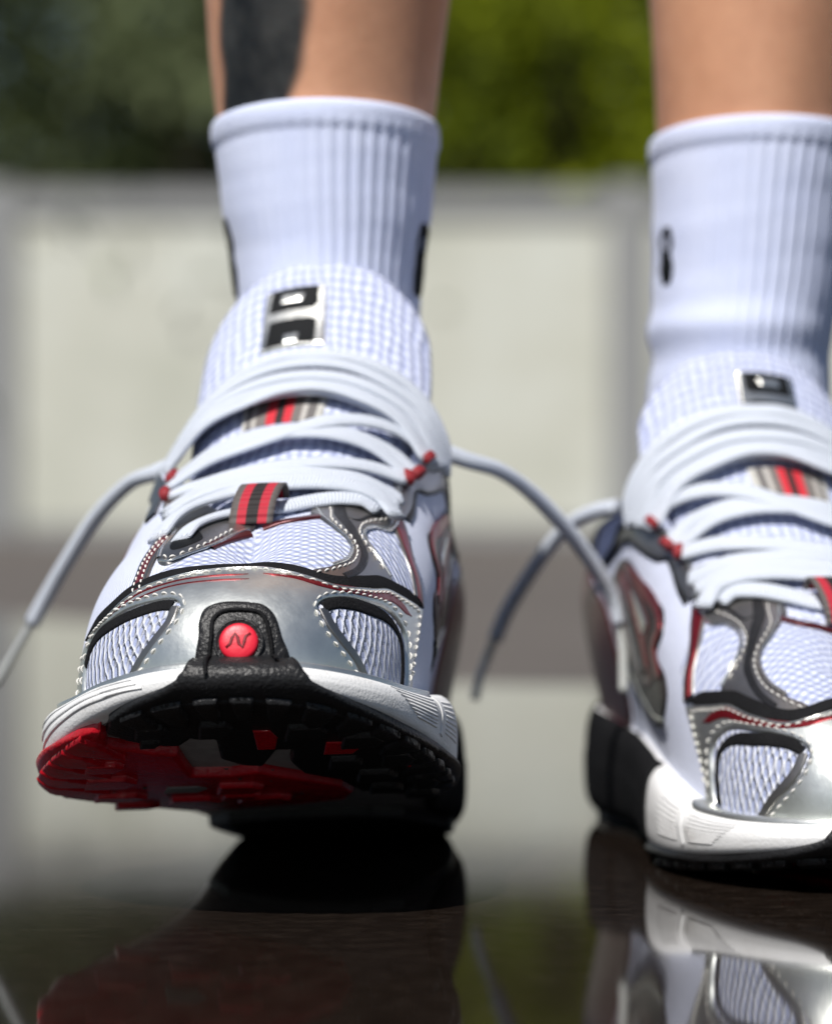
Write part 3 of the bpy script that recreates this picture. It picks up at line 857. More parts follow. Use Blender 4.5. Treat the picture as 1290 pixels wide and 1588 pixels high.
def build_shoe(which, label):
    mir, loc, rot = SHOES[which]
    S = SJ[which]; ST = STS[which]; TG, TN = TGS[which]
    root = tag(empty('running_shoe', loc, rot), label, 'shoe', 'pair of running shoes')
    G = JS[which]
    arcK = np.concatenate([np.zeros((NPSI, 1)), np.cumsum(np.linalg.norm(np.diff(G, axis=1), axis=2), axis=1)], 1)
    arcK = arcK[:, NU-1:NU]-arcK
    UV = np.stack([np.repeat(np.arange(NPSI)[:, None]*1.46, NK, 1), arcK], -1).reshape(-1, 2)
    V = to_local(G, mir).reshape(-1, 3)
    f = grid_faces(NPSI, NK, True)
    upper = mesh_obj('upper', V, [q for q in f if (q[0] % NK) < NU-1], M['mesh_white'], root, uv=UV, flip=mir > 0)
    mid = mesh_obj('midsole', V, [q for q in f if NU-1 <= (q[0] % NK) < NU+NW-1], M['midsole'], root, uv=UV, flip=mir > 0)
    mesh_obj('foam_underside', V, [q for q in f if (q[0] % NK) >= NU+NW-1], M['sole_foam'], root, uv=UV, flip=mir > 0)  # bottom of the midsole foam, its grey stands in for shade
    A = (root, mir)
    # tongue
    tk = 7*np.minimum(1, .25+np.linspace(0, 1, TA)*4)*(1-.75*np.clip((np.linspace(0, 1, TA)-.9)/.1, 0, 1)**2)
    nb = TG-TN*tk[:, None, None]
    TV = np.concatenate([TG.reshape(-1, 3), nb.reshape(-1, 3)])
    gf = grid_faces(TA, TB); n0 = TA*TB
    tf = list(gf)+[tuple(n0+i for i in reversed(q)) for q in gf]
    for i in range(TA-1):
        for j, sg in ((0, 1), (TB-1, -1)):
            q = (i*TB+j, n0+i*TB+j, n0+(i+1)*TB+j, (i+1)*TB+j); tf.append(q if sg > 0 else q[::-1])
    for j in range(TB-1):
        tf.append(((TA-1)*TB+j, n0+(TA-1)*TB+j, n0+(TA-1)*TB+j+1, (TA-1)*TB+j+1))
    tuv = np.concatenate([TG[..., :1], np.repeat((np.arange(TA)*2.2)[:, None, None], TB, 1)], -1).reshape(-1, 2)
    tongue = mesh_obj('tongue', to_local(TV, mir), tf, M['tongue_mesh'], root, uv=np.concatenate([tuv, tuv]), flip=mir > 0)
    # vamp mesh, toe cap with its two mesh windows
    patch('vamp_mesh', S, 'vamp', [(207, 43.5), (213, 38), (221, 31), (230, 24), (240, 17), (250, 18), (260, 28), (268, 37), (276, 41), (290, 43), (308, 45), (318, 46.5), (323, 40), (322, 30), (325, 22), (312, 14), (300, 8), (288, 1), (265, .1), (240, .02), (220, .1), (205, 1), (209, 10), (214, 22), (213, 32)],
          .35, M['vamp_mesh'], root, mir, uv='xl', kmin=4)
    cap = patch('toe_cap', S, 'cap', CAP, 1.25, M['silver'], root, mir, holes=[WIN_L, WIN_R], edge=.8)
    for key, W in (('wl', WIN_L), ('wr', WIN_R)):
        patch('mesh_window', S, key, W, .1, M['window_mesh'], cap, mir, base=.35, uv='psi', dome=.5)
    ribbon('edge_band', S, BAND, 4.4, .85, M['black_fabric'], root, mir, base=.2, taper=.05)
    ribbon('window_trim', S, [(193.5, 62), (195.5, 58.2), (199.9, 55.2), (209, 52.2), (217.3, 49.2), (225, 46.9), (228, 46.9)], 3.4, .55, M['black_fabric'], cap, mir, base=.6)
    ribbon('window_trim', S, [(228.8, 47.5), (228.4, 53.5), (225, 60), (221.3, 65), (217.6, 69.5)], 2.6, .5, M['silver_dark'], cap, mir, base=.6)
    ribbon('window_trim', S, [(265, 49.8), (268.9, 48.6), (274.5, 49.2), (280.9, 50.9), (287.8, 52.6), (292.7, 55), (295.6, 58.4), (295.4, 63), (293.8, 68.5)], [2.6, 3.6, 3.8, 3.6, 3, 2.4, 2], .55, M['black_fabric'], cap, mir, base=.6)
    ribbon('window_trim', S, [(264.8, 50.3), (266.3, 55.9), (268.9, 60.3), (272.8, 64.9), (276.4, 69.3)], 2.8, .5, M['silver_dark'], cap, mir, base=.6)
    ribbon('red_stripe', S, [(205, 50.5), (214.3, 42.6), (219.1, 39.6), (228.4, 34.1), (238.4, 31.2), (246.5, 31.2)], .8, .12, M['maroon'], cap, mir, base=1.28, taper=.1)
    ribbon('red_stripe', S, [(212, 46.5), (218.5, 42.5), (222.9, 39.7), (229.9, 36.5), (238.9, 34.6), (246.7, 34.7)], .6, .12, M['maroon'], cap, mir, base=1.28, taper=.1)
    ribbon('red_stripe', S, [(251, 31.6), (259.4, 36.2), (266.2, 41.3), (276.5, 45.2), (289, 47.2), (297.5, 48.4), (305, 51.6)], [.9, 1.5, 2.0, 2.4, 2.8, 3.0, 2.6], .12, M['maroon'], cap, mir, base=1.28, taper=.06)
    ribbon('cap_edging', S, [(193, 55.6), (203.3, 50.2), (208.6, 45.4), (213.9, 40.6), (220.4, 35.7), (228.3, 29.8), (238.8, 24.9), (249.6, 25.9), (258.4, 32.5), (263.5, 37.1), (271.4, 43.2), (283.4, 45.5), (299, 46.4), (311, 48.6)], .9, .22, M['silver_edge'], cap, mir, base=1.28)
    stitches('stitching', S, [
        [(192, 57.8), (196.3, 54.6), (202.6, 51.4), (210, 46.2), (215.2, 41.4), (221.5, 36.7), (229.3, 31.2), (239.6, 26.6), (249.5, 27.4), (258, 33.7), (263.1, 37.9), (271.1, 43.9), (282.9, 46.2), (297.5, 47.2), (309, 49.2), (313, 50.6)],
        [(192.3, 66), (193, 60), (196.5, 55), (198.7, 53.2), (204.8, 50.3), (211.6, 46.8), (219.1, 43.8), (225.9, 42.2), (229.6, 43.4), (231.3, 46.4), (231.1, 52.7), (228, 59.4), (224.4, 64.8), (221, 68.8)],
        [(187.8, 68), (189, 62), (191.5, 58.5)],
        [(272.7, 68.5), (269.8, 65.7), (266, 61.1), (263.4, 56.1), (262.4, 50.3), (263.5, 47.3), (266, 45.6), (269.1, 45.3), (274.7, 45.9), (283.5, 47.7), (291, 49.2), (296.5, 51.4), (300.7, 55.4), (300.4, 61), (299, 67)],
        [(311.5, 50.5), (308.5, 55), (304.5, 60), (300.8, 66)]], cap, mir, base=1.3)
    # eyestays
    em = patch('eyestay', S, 'eyem', EYE_M, 1.0, M['silver_dark'], root, mir, edge=.6)
    ribbon('groove_inlay', S, [(312.2, 5.5), (304.7, 12.6), (300.9, 20), (297.6, 27.4), (294.8, 33.4), (290.5, 36.6), (284.5, 38.8), (276.8, 39.8)], [2.6, 3.6, 3.4, 2.8, 2.4, 2, 1.8], .12, M['black_rubber'], em, mir, base=1.02)
    ribbon('groove_inlay', S, [(305.5, 12.3), (307.2, 16), (315.7, 15), (320.4, 16.8), (328.4, 13.2)], 1.1, .12, M['black_rubber'], em, mir, base=1.02)
    ribbon('edging', S, [(304.5, 4), (298.5, 13), (295, 21.2), (293.6, 27.3), (291, 30.9), (284, 33.9), (275, 34.3)], 1.0, .25, M['silver_edge'], em, mir, base=1.0)
    ribbon('edging', S, [(301, 40.6), (300.3, 35), (300.6, 29.3), (303, 24), (306.8, 21), (312.5, 20), (317.4, 22), (323.3, 20.8), (331, 16.2), (337, 9.8)], 1.0, .25, M['silver_edge'], em, mir, base=1.0)
    stitches('stitching', S, [[(307.2, 6), (299.2, 15), (296.4, 21.9), (295, 27.6), (292.2, 32.2), (285.4, 35.6), (274.5, 36.2), (267.5, 35.8)],
                              [(326, 16.5), (321, 18), (314.8, 17.4), (307.6, 18.6), (301.6, 23.3), (298.8, 30.5), (298.6, 36.9), (299.3, 40.4)]], em, mir, base=1.05)
    el = patch('eyestay', S, 'eyel', EYE_L, 1.0, M['silver_dark'], root, mir, edge=.6)
    patch('eyelet', S, 'eyelh', EYE_LH, .12, M['black'], el, mir, base=1.02)
    ribbon('edging', S, [(208, 29.2), (212, 27.6), (213.8, 19.2), (211.4, 11.4), (200, 2.2)], 1.1, .25, M['silver_edge'], el, mir, base=1.0)
    ribbon('edging', S, [(205.5, 28.6), (198.3, 25.2), (190, 19.6), (180, 15.4), (164, 12.2), (148, 7.6)], 1.1, .25, M['silver_edge'], el, mir, base=1.0)
    stitches('stitching', S, [[(206.5, 27.6), (211, 26), (212, 19.2), (209.5, 12.6), (200, 5)]], el, mir, base=1.05)
    ls = ribbon('side_strip', S, LAT_STRIP, [5.6, 5.0, 5.2, 6.2], .8, M['silver_dark'], root, mir, base=.1)
    ribbon('red_inlay', S, LAT_STRIP, [2.6, 2.4, 2.8, 3.4], .15, M['maroon'], ls, mir, base=.9, taper=.1)
    stitches('stitching', S, [[(a-1.9, b-.3) for a, b in LAT_STRIP], [(a+1.9, b+.2) for a, b in LAT_STRIP]], ls, mir, base=.85)
    ms = ribbon('side_strip', S, [(327, 17.5), (325.5, 20), (321.5, 27), (318.6, 33.5), (317.6, 39.8), (315.5, 46.8)], [6.4, 6, 5.2, 5.0, 5.6, 6.4], .8, M['silver_dark'], root, mir, base=.1)
    ribbon('red_inlay', S, [(326.5, 18.5), (321.5, 27), (318.6, 33.5), (317.6, 39.8), (315.5, 46.8)], [3.8, 3.6, 2.8, 2.6, 3.0], .15, M['maroon'], ms, mir, base=.9)
    ribbon('throat_trim', S, [(213, 14), (209.5, 9.5), (206, 5), (203, 1.6)], 3.0, .8, M['maroon_dark'], root, mir, base=.3)
    ribbon('throat_trim', S, [(283, 1.6), (288, 5.5), (293.6, 10), (300, 11)], 3.0, .8, M['maroon_dark'], root, mir, base=.3)
    # medial eyestay wing and side overlays
    wing = ribbon('eyestay_wing', S, [(330, 17.5), (340, 13.2), (349, 6.8), (355, 8.4), (364, 7.4), (376, 5), (392, 3.5)], [4, 5.5, 7.5, 8, 8.5, 9, 8], .9, M['silver_dark'], root, mir, base=.1)
    ribbon('wing_edge', S, [(332, 21), (341.4, 17.1), (347.3, 13.3), (350.6, 11.6), (354.2, 13.6), (365.8, 13.4), (378, 11), (394, 8.5)], 1.6, .5, M['black_rubber'], wing, mir, base=.4)
    ribbon('wing_edge', S, [(331, 15), (341, 9), (350, 3.5), (364, 2.5), (380, 1.5)], 1.4, .3, M['silver_edge'], wing, mir, base=.95)
    wing = ribbon('eyestay_wing', S, [(480-a, b) for a, b in [(330, 15.5), (340, 12.2), (349, 8.8), (355, 8.4), (364, 7.4), (376, 5), (392, 3.5)]], [4, 5.5, 7.5, 8, 8.5, 9, 8], .9, M['silver_dark'], root, mir, base=.1)
    for key, poly in (('lm', LOGO_M), ('ll', LOGO_L)):
        lg = patch('side_overlay', S, key, poly, .8, M['smoke'], root, mir, edge=.6)
        inn = LOGO_IN if key == 'lm' else [(480-a, b) for a, b in LOGO_IN]
        patch('overlay_inlay', S, key+'i', inn, .25, M['maroon_dark'], lg, mir, base=.8)
        sg = (lambda p: p) if key == 'lm' else (lambda p: [(480-a, b) for a, b in p])
        ribbon('overlay_inlay', S, sg([(336, 47), (344, 41), (341, 34), (346, 29), (360, 26), (378, 22)]), [3, 4.5, 3, 4.5, 3.5, 3], .3, M['maroon'], lg, mir, base=.8)
        ribbon('overlay_inlay', S, sg([(352, 49), (362, 40), (372, 32), (386, 24)]), 4.6, .3, M['maroon'], lg, mir, base=1.0)
        ribbon('overlay_inlay', S, sg([(372, 52), (380, 42), (389, 32), (397, 24)]), 2.4, .3, M['silver_edge'], lg, mir, base=1.0)
        ribbon('overlay_inlay', S, sg([(334, 58), (350, 60), (368, 60), (386, 57), (398, 48)]), 1.6, .3, M['silver_edge'], lg, mir, base=.8)
        patch('overlay_inlay', S, key+'b', sg([(357, 50), (364, 40), (372, 33), (378, 34), (372, 44), (364, 52)]), .25, M['black_rubber'], lg, mir, base=1.05)
        patch('overlay_inlay', S, key+'c', sg([(352, 36), (360, 32), (370, 29), (366, 33), (356, 40)]), .25, M['silver_edge'], lg, mir, base=1.05)
    patch('heel_counter', S, 'heel', [(406, 68), (404, 46), (410, 26), (424, 15), (445, 9), (466, 6), (480, 4), (494, 6), (515, 9), (536, 15), (550, 26), (556, 46), (554, 68), (520, 69), (480, 69), (440, 69)], .9, M['maroon_dark'], root, mir)
    patch('midsole_post', S, 'mpost', [(340, 70.6), (350, 70.4), (380, 70.4), (410, 70.4), (440, 71), (470, 73), (474, 84), (468, 92.6), (430, 93), (400, 93), (370, 93), (348, 92.6), (338, 89), (336, 80)], .8, M['black_foam'], root, mir)
    ribbon('collar_binding', S, [(100, 1.2), (70, .9), (40, .9), (10, .9), (-20, .9), (-50, .9), (-80, .9), (-100, 1.2)], 4.5, 1.5, M['black_fabric'], root, mir)
    # raised ridges on the side of the foam
    for j, k in enumerate((74.4, 75.7, 77.0, 78.3, 79.6, 80.9, 82.2, 83.5)):
        ribbon('midsole_ridge', S, [(277+j*1.1, k), (284+j*.6, k), (291, k), (297-j*.2, k)], .8, .20, M['midsole'], mid, mir, taper=.08)
        ribbon('midsole_ridge', S, [(303-j*.2, k), (308, k), (313, k), (317, k)], .8, .20, M['midsole'], mid, mir, taper=.08)
    ribbon('midsole_ridge', S, [(300, 72.6), (300.2, 76), (299.6, 80), (298.5, 85)], 2.2, .25, M['midsole'], mid, mir)
    for j, k in enumerate((73.4, 76.6, 79.8)):
        ribbon('midsole_ridge', S, [(168+j*3, k+4), (180+j*3, k+2), (192+j*3, k+.6), (204+j*3, k), (216+j*2.4, k+1), (224+j*1.5, k+2.6)], 1.5, .32, M['midsole'], mid, mir, taper=.2)
    # outsole
    Sb = SB[which]
    outs = patch('outsole', Sb, 'outs', UNDER_B, 2.4, M['black_rubber'], root, mir, edge=1.0, smooth=False)
    bump_ = patch('toe_bumper', S, 'rim', RIM, 2.4, M['black_rubber'], root, mir, edge=1.0, relax=30)
    ribbon('tab_groove', S, [(239.6, 80.4), (239, 66.4), (239.3, 60), (239.5, 54.5), (241.3, 52), (245.2, 51.6), (248.8, 52.8), (250.2, 56), (251, 62.7), (251.4, 74.4)], 1.0, .35, M['black_fabric'], bump_, mir, base=2.35)
    rp = patch('red_outsole', Sb, 'redb', RED_B, 2.6, M['red'], root, mir, edge=.8, smooth=False)
    patch('red_side', S, 'redw', RED_WALL, 2.4, M['red'], root, mir, edge=.8)
    patch('heel_outsole', Sb, 'heelb', HEEL_B, 3.5, M['black_rubber'], root, mir, edge=.8, smooth=False)
    for i, (p0, wd) in enumerate([(219.5, 6), (227.5, 6.5), (236.2, 4.8), (243, 4.6), (249.6, 5), (257.2, 6.5), (266, 6.2), (274.6, 6.4), (283.2, 6.2), (291.6, 6.6), (300.6, 6.4), (309.6, 6.4), (318.4, 6.4)]):
        patch('tread_lug', S, 'lug%d' % i, [(p0, 89.6), (p0+wd*.5, 89.3), (p0+wd, 89.6), (p0+wd-.4, 95), (p0+wd*.6, 98.5), (p0+.6, 95.5)], 1.5, M['black_rubber'], outs, mir, base=2.2, smooth=False, edge=.5)
    def lug(nm, key, x, l, w, h, th, mat, par, base):
        patch(nm, Sb, key, [bot(x-w, l-h), bot(x+w*.4, l-h), bot(x+w, l+h*.2), bot(x+w*.7, l+h), bot(x-w*.6, l+h)], th, mat, par, mir, base=base, smooth=False, edge=.5)
    for i, (x, l, w, h) in enumerate([(-20, 262, 5, 4), (-4, 262, 5, 5), (18, 258, 6, 5), (31, 250, 6, 5), (24, 229, 5, 5), (38, 232, 5, 6), (30, 212, 6, 6), (42, 203, 4, 7), (30, 192, 5, 6), (38, 178, 5, 6), (-22, 253, 3, 2.4)]):
        lug('tread_lug', 'lugi%d' % i, x, l, w, h, 1.6, M['black_rubber'], outs, 2.3)
    for i, (x, l, w, h) in enumerate([(7, 251, 3.4, 8), (25, 242, 5.5, 5.5), (-19, 259, 3, 2.6), (41, 218, 2.8, 3.4)]):
        lug('red_pod', 'pod%d' % i, x, l, w, h, .4, M['red'], outs, 2.35)
    lug('grey_pod', 'gpod', -23, 197, 6.5, 5, .35, M['sole_foam'], rp, 2.55)
    for i, p0 in enumerate((163, 172, 181, 190, 199)):
        patch('tread_lug', S, 'rlug%d' % i, [(p0, 87.6+.2*i), (p0+7, 87.6+.3*i), (p0+7.6, 92), (p0+5.5, 96), (p0+3, 100), (p0+.5, 96), (p0-.6, 91)], 1.6, M['red'], rp, mir, base=2.2, smooth=False, edge=.5)
    for i, (x, l, w, h) in enumerate([(-38, 232, 6, 4), (-40, 214, 8, 6), (-10, 186, 6, 4), (-42, 190, 8, 5), (-8, 200, 7, 6), (-24, 178, 8, 6), (-42, 166, 7, 5), (-5, 178, 8, 6)]):
        lug('tread_lug', 'rlugi%d' % i, x, l, w, h, 1.5, M['red'], rp, 2.5)
    rr = random.Random(7 if mir > 0 else 8)
    bv, bf = [], []
    for _ in range(26):
        x, l = rr.uniform(-46, 14), rr.uniform(165, 226)
        q = Sb.pos([bot(x, l)])[0]+np.array([0, 0, -2.7]); r0 = rr.uniform(.25, .75); o = len(bv)
        for i in range(5):
            el_ = i/4*math.pi/2
            for j in range(10):
                a_ = j/10*2*math.pi
                bv.append(q+np.array([r0*math.cos(el_)*math.cos(a_), r0*math.cos(el_)*math.sin(a_), -r0*.6*math.sin(el_)]))
        for i in range(4):
            for j in range(10):
                bf.append((o+i*10+j, o+(i+1)*10+j, o+(i+1)*10+(j+1) % 10, o+i*10+(j+1) % 10))
    wb = mesh_obj('water_beads', to_local(np.array(bv), mir), bf, M['bead'], rp, flip=mir > 0); wb['kind'] = 'stuff'
    # round badge on the toe tab with its slanted letter
    c = S.pos([(244.7, 62.8)])[0]; n = S.nor([(244.7, 62.8)])[0]
    ax = np.array([1.0, 0, 0]); ax -= n*ax.dot(n); ax /= np.linalg.norm(ax)
    up = np.cross(n, ax); up *= np.sign(up[2])
    def disc(prof, seg=48):
        VV = [c+n*prof[0][1]]; FF = []
        for r_, h_ in prof[1:]:
            for a in np.linspace(0, 2*math.pi, seg, endpoint=False):
                VV.append(c+ax*r_*math.cos(a)+up*r_*math.sin(a)+n*h_)
        for j in range(seg): FF.append((0, 1+j, 1+(j+1) % seg))
        for i in range(len(prof)-2):
            for j in range(seg):
                a0 = 1+i*seg+j; a1 = 1+i*seg+(j+1) % seg
                FF.append((a0, a0+seg, a1+seg, a1))
        return np.array(VV), FF
    VV, FF = disc([(0, 2.35), (5.0, 2.35), (5.55, 2.75), (5.9, 2.8), (6.2, 2.45)])
    mesh_obj('badge_ring', to_local(VV, mir), FF, M['black_rubber'], bump_, flip=mir < 0)
    VV, FF = disc([(0, 3.75), (1.5, 3.72), (3.0, 3.62), (4.0, 3.45), (4.5, 3.2), (4.75, 2.8), (4.8, 2.2)])
    badge = mesh_obj('badge', to_local(VV, mir), FF, M['red_badge'], root, flip=mir < 0)
    z = [(-2.75, -1.55), (-1.95, -1.0), (-1.15, 1.35), (-.5, 1.75), (.35, -1.15), (.95, -1.55), (1.75, 1.25), (2.75, 1.75)]
    z = catmull([(a*mir if mir > 0 else a*mir, b) for a, b in z], 46)
    hgt = lambda q: 3.77-.5*(np.linalg.norm(q, axis=1)/4.3)**2.2
    pts = c+ax*z[:, :1]*1.08+up*z[:, 1:]*1.08+n*hgt(z)[:, None]
    strap('letter', pts, .85, .24, M['red_dark'], badge, mir, nrm=n, seg=8)
    # tongue label, striped label, lace keeper
    lab = patch('tongue_label', ST, 'lab', [(46.6, 13.2), (46.6, 22), (51, 21.8), (55.8, 21.6), (55.8, 12.8), (51, 13)], .9, M['label_silver'], root, mir, step=.7, smooth=False, edge=.5)
    blk = patch('label_block', ST, 'lb1', [(46.9, 13.9), (46.9, 20.6), (50.6, 20.6), (51, 19.6), (51, 14.2)], .25, M['black'], lab, mir, step=.5, smooth=False, base=.9, edge=.3)
    patch('label_mark', ST, 'lb1i', [(47.2, 16.4), (47.2, 18.4), (48.6, 18.4), (48.6, 16.4)], .2, M['label_silver'], lab, mir, step=.5, smooth=False, base=1.12, edge=.25)
    blk = patch('label_block', ST, 'lb2', [(52.2, 13.9), (52.2, 19.9), (52.8, 20.6), (55.6, 20.6), (55.6, 13.9)], .25, M['black'], lab, mir, step=.5, smooth=False, base=.9, edge=.3)
    patch('label_mark', ST, 'lb2i', [(53.3, 15.4), (53.3, 18.4), (54.5, 18.7), (54.7, 15.4)], .2, M['label_silver'], lab, mir, step=.5, smooth=False, base=1.12, edge=.25)
    def web_strip(name, prof, hw_, mat, xo=0.0, tilt=0.0):
        """prof: list of (l, z) along the strip"""
        Q = catmull([(a, b) for a, b in prof], 26)
        VV, UVv = [], []
        T2 = np.gradient(Q, axis=0); T2 /= np.linalg.norm(T2, axis=1)[:, None]
        Nn = np.stack([-T2[:, 1], T2[:, 0]], 1)
        if Nn[len(Nn)//2, 1] < 0: Nn = -Nn
        for side in (1, -1):
            for i in range(len(Q)):
                for f_ in np.linspace(-1, 1, 9):
                    h_ = .35*side - .06*hw_*f_*f_*.5
                    VV.append((xo+f_*hw_+tilt*(i/len(Q)-.5), Q[i, 0]+Nn[i, 0]*h_, Q[i, 1]+Nn[i, 1]*h_)); UVv.append(((f_*.96+1)/2, i/len(Q)))
        F1 = grid_faces(len(Q), 9); o = len(Q)*9
        FF = F1+[tuple(o+i for i in reversed(q)) for q in F1]
        for i in range(len(Q)-1):
            FF.append((i*9, o+i*9, o+i*9+9, i*9+9)); FF.append((i*9+8, i*9+17, o+i*9+17, o+i*9+8))
        return mesh_obj(name, to_local(np.array(VV), mir), FF, mat, root, uv=UVv, flip=mir > 0)
    web_strip('lace_keeper', [(215.5, 69.5), (215, 72.5), (213, 75.9), (209.5, 79), (205, 81.6), (201, 82.2), (199, 79)], 5.8, M['web'], -.3, 2.5)
    patch('tongue_stripe', ST, 'tst', [(31, 12.2), (31, 24), (38.2, 23.8), (38.2, 11.8)], .8, M['web2'], tongue, mir, step=.8, smooth=False, edge=.4, uv='unit')
    # laces
    for nm, pts, w, t in LACES:
        pts = [(x, l-.35, z-.8) for x, l, z in pts]
        strap('lace', pts, w, t, M['lace'], root, mir)
    for cpt, dr in LOOPS:
        d = np.array(dr, float); d /= np.linalg.norm(d); cp = np.array(cpt, float)
        strap('lace_loop', [cp-d*1.2, cp, cp+d*1.2], [5.8, 6.2, 5.8], [3.4, 3.9, 3.4], M['red_web'], root, mir, nrm=np.array([cp[0]*.6, 20, 36]), seg=16)
    return root

TOE = build_shoe('L', 'white and silver running shoe with its toe raised and red sole showing')
FLAT = build_shoe('R', 'white and silver running shoe standing flat on the wet stone')

def loose_end(root, pts, wid=(5.4, 5.4), tipn=None):
    """lace end hanging off a shoe: points (px, py, depth) measured in the room, turned into the shoe's frame"""
    W = [Vector(((x-645)/FPX*d, d-1.0, CAM_H-(y-794)/FPX*d)) for x, y, d in pts]
    bpy.context.view_layer.update()
    inv = root.matrix_world.inverted()
    return [tuple((inv @ w)*1000) for w in W]

#@@PEOPLE
def lace_tail(root, pts, tip):
    P = loose_end(root, pts); Q = loose_end(root, tip)
    nr = np.array(root.matrix_world.inverted().to_3x3() @ Vector((-.05, -1, .6)))
    o = strap('lace_end', P, [5.6, 5.2, 5.0], [4.2, 4.4, 4.2], M['lace'], root, nrm=nr, local=False, square=2.1)
    strap('aglet', Q, 3.0, 2.6, M['aglet'], o, nrm=nr, local=False, seg=12, square=2.0)
lace_tail(TOE, [(262, 724, 1.025), (240, 733, 1.03), (200, 750, 1.05), (150, 800, 1.07), (105, 868, 1.085), (72, 925, 1.095), (50, 966, 1.10)],
          [(52, 962, 1.0995), (32, 997, 1.105), (14, 1028, 1.11), (-6, 1062, 1.115)])
lace_tail(TOE, [(692, 702, 1.03), (725, 714, 1.035), (775, 730, 1.05), (830, 770, 1.07), (885, 828, 1.085), (930, 890, 1.095), (955, 938, 1.10), (964, 968, 1.10)],
          [(963.5, 960, 1.10), (966, 1000, 1.10), (967, 1040, 1.10), (967, 1074, 1.10)])
lace_tail(FLAT, [(955, 786, 1.105), (925, 792, 1.115), (885, 812, 1.13), (850, 850, 1.145), (815, 900, 1.16), (785, 950, 1.17), (768, 990, 1.175)],
          [(769, 986, 1.175), (755, 1020, 1.18), (743, 1053, 1.18), (736, 1086, 1.18)])

# ------------------------------------------------------------------ socks and legs
def sock(label, cx, cy, tilt, logo):
    """cx, rx against height; rows from the shoe up to the folded rim"""
    zs = np.array([r[0] for r in cx]); fx = pchip(zs, [r[1] for r in cx]); fr = pchip(zs, [r[2] for r in cx]); fy = pchip(zs, [r[3] for r in cx])
    top = zs[-1]
    root = tag(empty('sock', (float(fx(zs[0])), cy, 0)), label, 'sock', 'pair of white socks')
    x00 = float(fx(zs[0]))
    n = 90*8; rows = 90
    th = np.linspace(0, 2*math.pi, n, endpoint=False)
    fade = .12+.88*1/(1+np.exp(-(np.sin(th)+.10)*8))
    rib = np.abs(np.sin(th*24))**.55*fade
    V = []
    zz = np.concatenate([np.linspace(zs[0], top-.009, rows-22), top-.009+.009*np.sin(np.linspace(0, math.pi/2, 12))[1:], ])
    prof = []
    for z in zz:
        prof.append((z, 0.0, 1.0))
    full = []
    for z in zz:
        u = (z-(top-.0075))/.0075
        over = 0.0
        if u > 0: over = .0013*math.sqrt(max(0, 1-(2*u-1)**2)) if u < 1 else 0
        full.append((z, over, 1-min(1, max(0, u*2))))
    for k in range(1, 9):                         # rim rolls inwards
        a = k/8*math.pi/2
        full.append((top+.0006*math.sin(a), -.0035*(1-math.cos(a))-.0002, 0))
    full.append((top-.02, -.0045, 0))
    nz = len(full)
    G = np.empty((n, nz, 3))
    for j, (z, over, ra) in enumerate(full):
        z_ = min(z, top)
        wr = .00016*np.sin(z*330+2.2*np.sin(th*1.3+.6))*(.5+.5*np.sin(th*1.7+z*25+1))+.00004*np.sin(z*2400+2*np.sin(th*2))
        fold = .0017*math.exp(-((z-logo['fold'])/.0045)**2)-.0012*math.exp(-((z-logo['fold']+.010)/.005)**2)
        r_ = over+rib*.0008*ra+wr*(ra > 0)+fold*(.6+.4*np.cos(th-logo['foldth']))
        G[:, j, 0] = fx(z_)-x00+(fr(z_)+r_)*np.sin(th)
        G[:, j, 1] = -(fy(z_)+r_)*np.cos(th)
        G[:, j, 2] = z+tilt*np.cos(th)*np.clip((z-.15)/.07, 0, 1)
    body = mesh_obj('sock_body', G.reshape(-1, 3), grid_faces(n, nz, True), M['sock'], root)
    return root, G, x00
def sock_mark(root, G, mpoly, holes=()):
    """knitted-in dark mark, outline given as (theta index, row)"""
    Gm = G*1000
    Gm = np.stack([Gm[..., 0], -Gm[..., 1], Gm[..., 2]], -1)
    N = np.cross(np.roll(Gm, -1, 0)-np.roll(Gm, 1, 0), np.gradient(Gm, axis=1)); N /= np.linalg.norm(N, axis=2)[..., None]+1e-9
    if N[0, 10, 1] < 0: N = -N
    # smooth normals over the ribs
    for _ in range(12): N = (np.roll(N, 4, 0)+np.roll(N, -4, 0)+N)/3
    S = Surf(Gm, N/np.linalg.norm(N, axis=2)[..., None], True)
    patch('sock_mark', S, 'mk%d' % len(TOPO), mpoly, .45, M['black'], root, 1, holes=holes, base=.35, step=2.0, edge=.4)
sockL, GL, xL = sock('white ribbed sock below the tattooed shin, in the raised shoe',
    [(.085, -.030, .030, .046), (.13, -.0275, .0285, .043), (.155, -.0272, .0278, .040), (.168, -.0272, .0280, .0385), (.178, -.0272, .0292, .038), (.1975, -.0277, .0322, .039), (.2195, -.0279, .0342, .040)], .086, .004, dict(fold=.10, foldth=0))
sockR, GR, xR = sock('white ribbed sock with a fold above the flat shoe',
    [(.075, 0.1030, .031, .046), (.12, 0.1040, .0295, .043), (.145, 0.1045, .0290, .040), (.157, 0.1050, .0287, .0385), (.172, 0.1070, .0303, .038), (.20, 0.1093, .0325, .039), (.2215, 0.1113, .0347, .040)],   .146, .004, dict(fold=.160, foldth=-.9))
def rowat(G, z): return float(np.interp(z, G[0, :80, 2], np.arange(80)))
def mk(G, th0, z0, sc, pts):
    return [((th0+a*sc)/360*720, rowat(G, z0+b*sc*.00055)) for a, b in pts]
RING = [(0, 20), (7, 17), (9, 8), (6, 1), (9, -8), (8, -17), (2, -21), (-5, -17), (-7, -8), (-5, 0), (-7, 9), (-5, 17)]
HOLE = [(1, 14), (4, 11), (4, 6), (0, 4), (-3, 8), (-2, 13)]
sock_mark(sockR, GR, mk(GR, -64, .184, .85, RING), [mk(GR, -64, .184, .85, HOLE)])
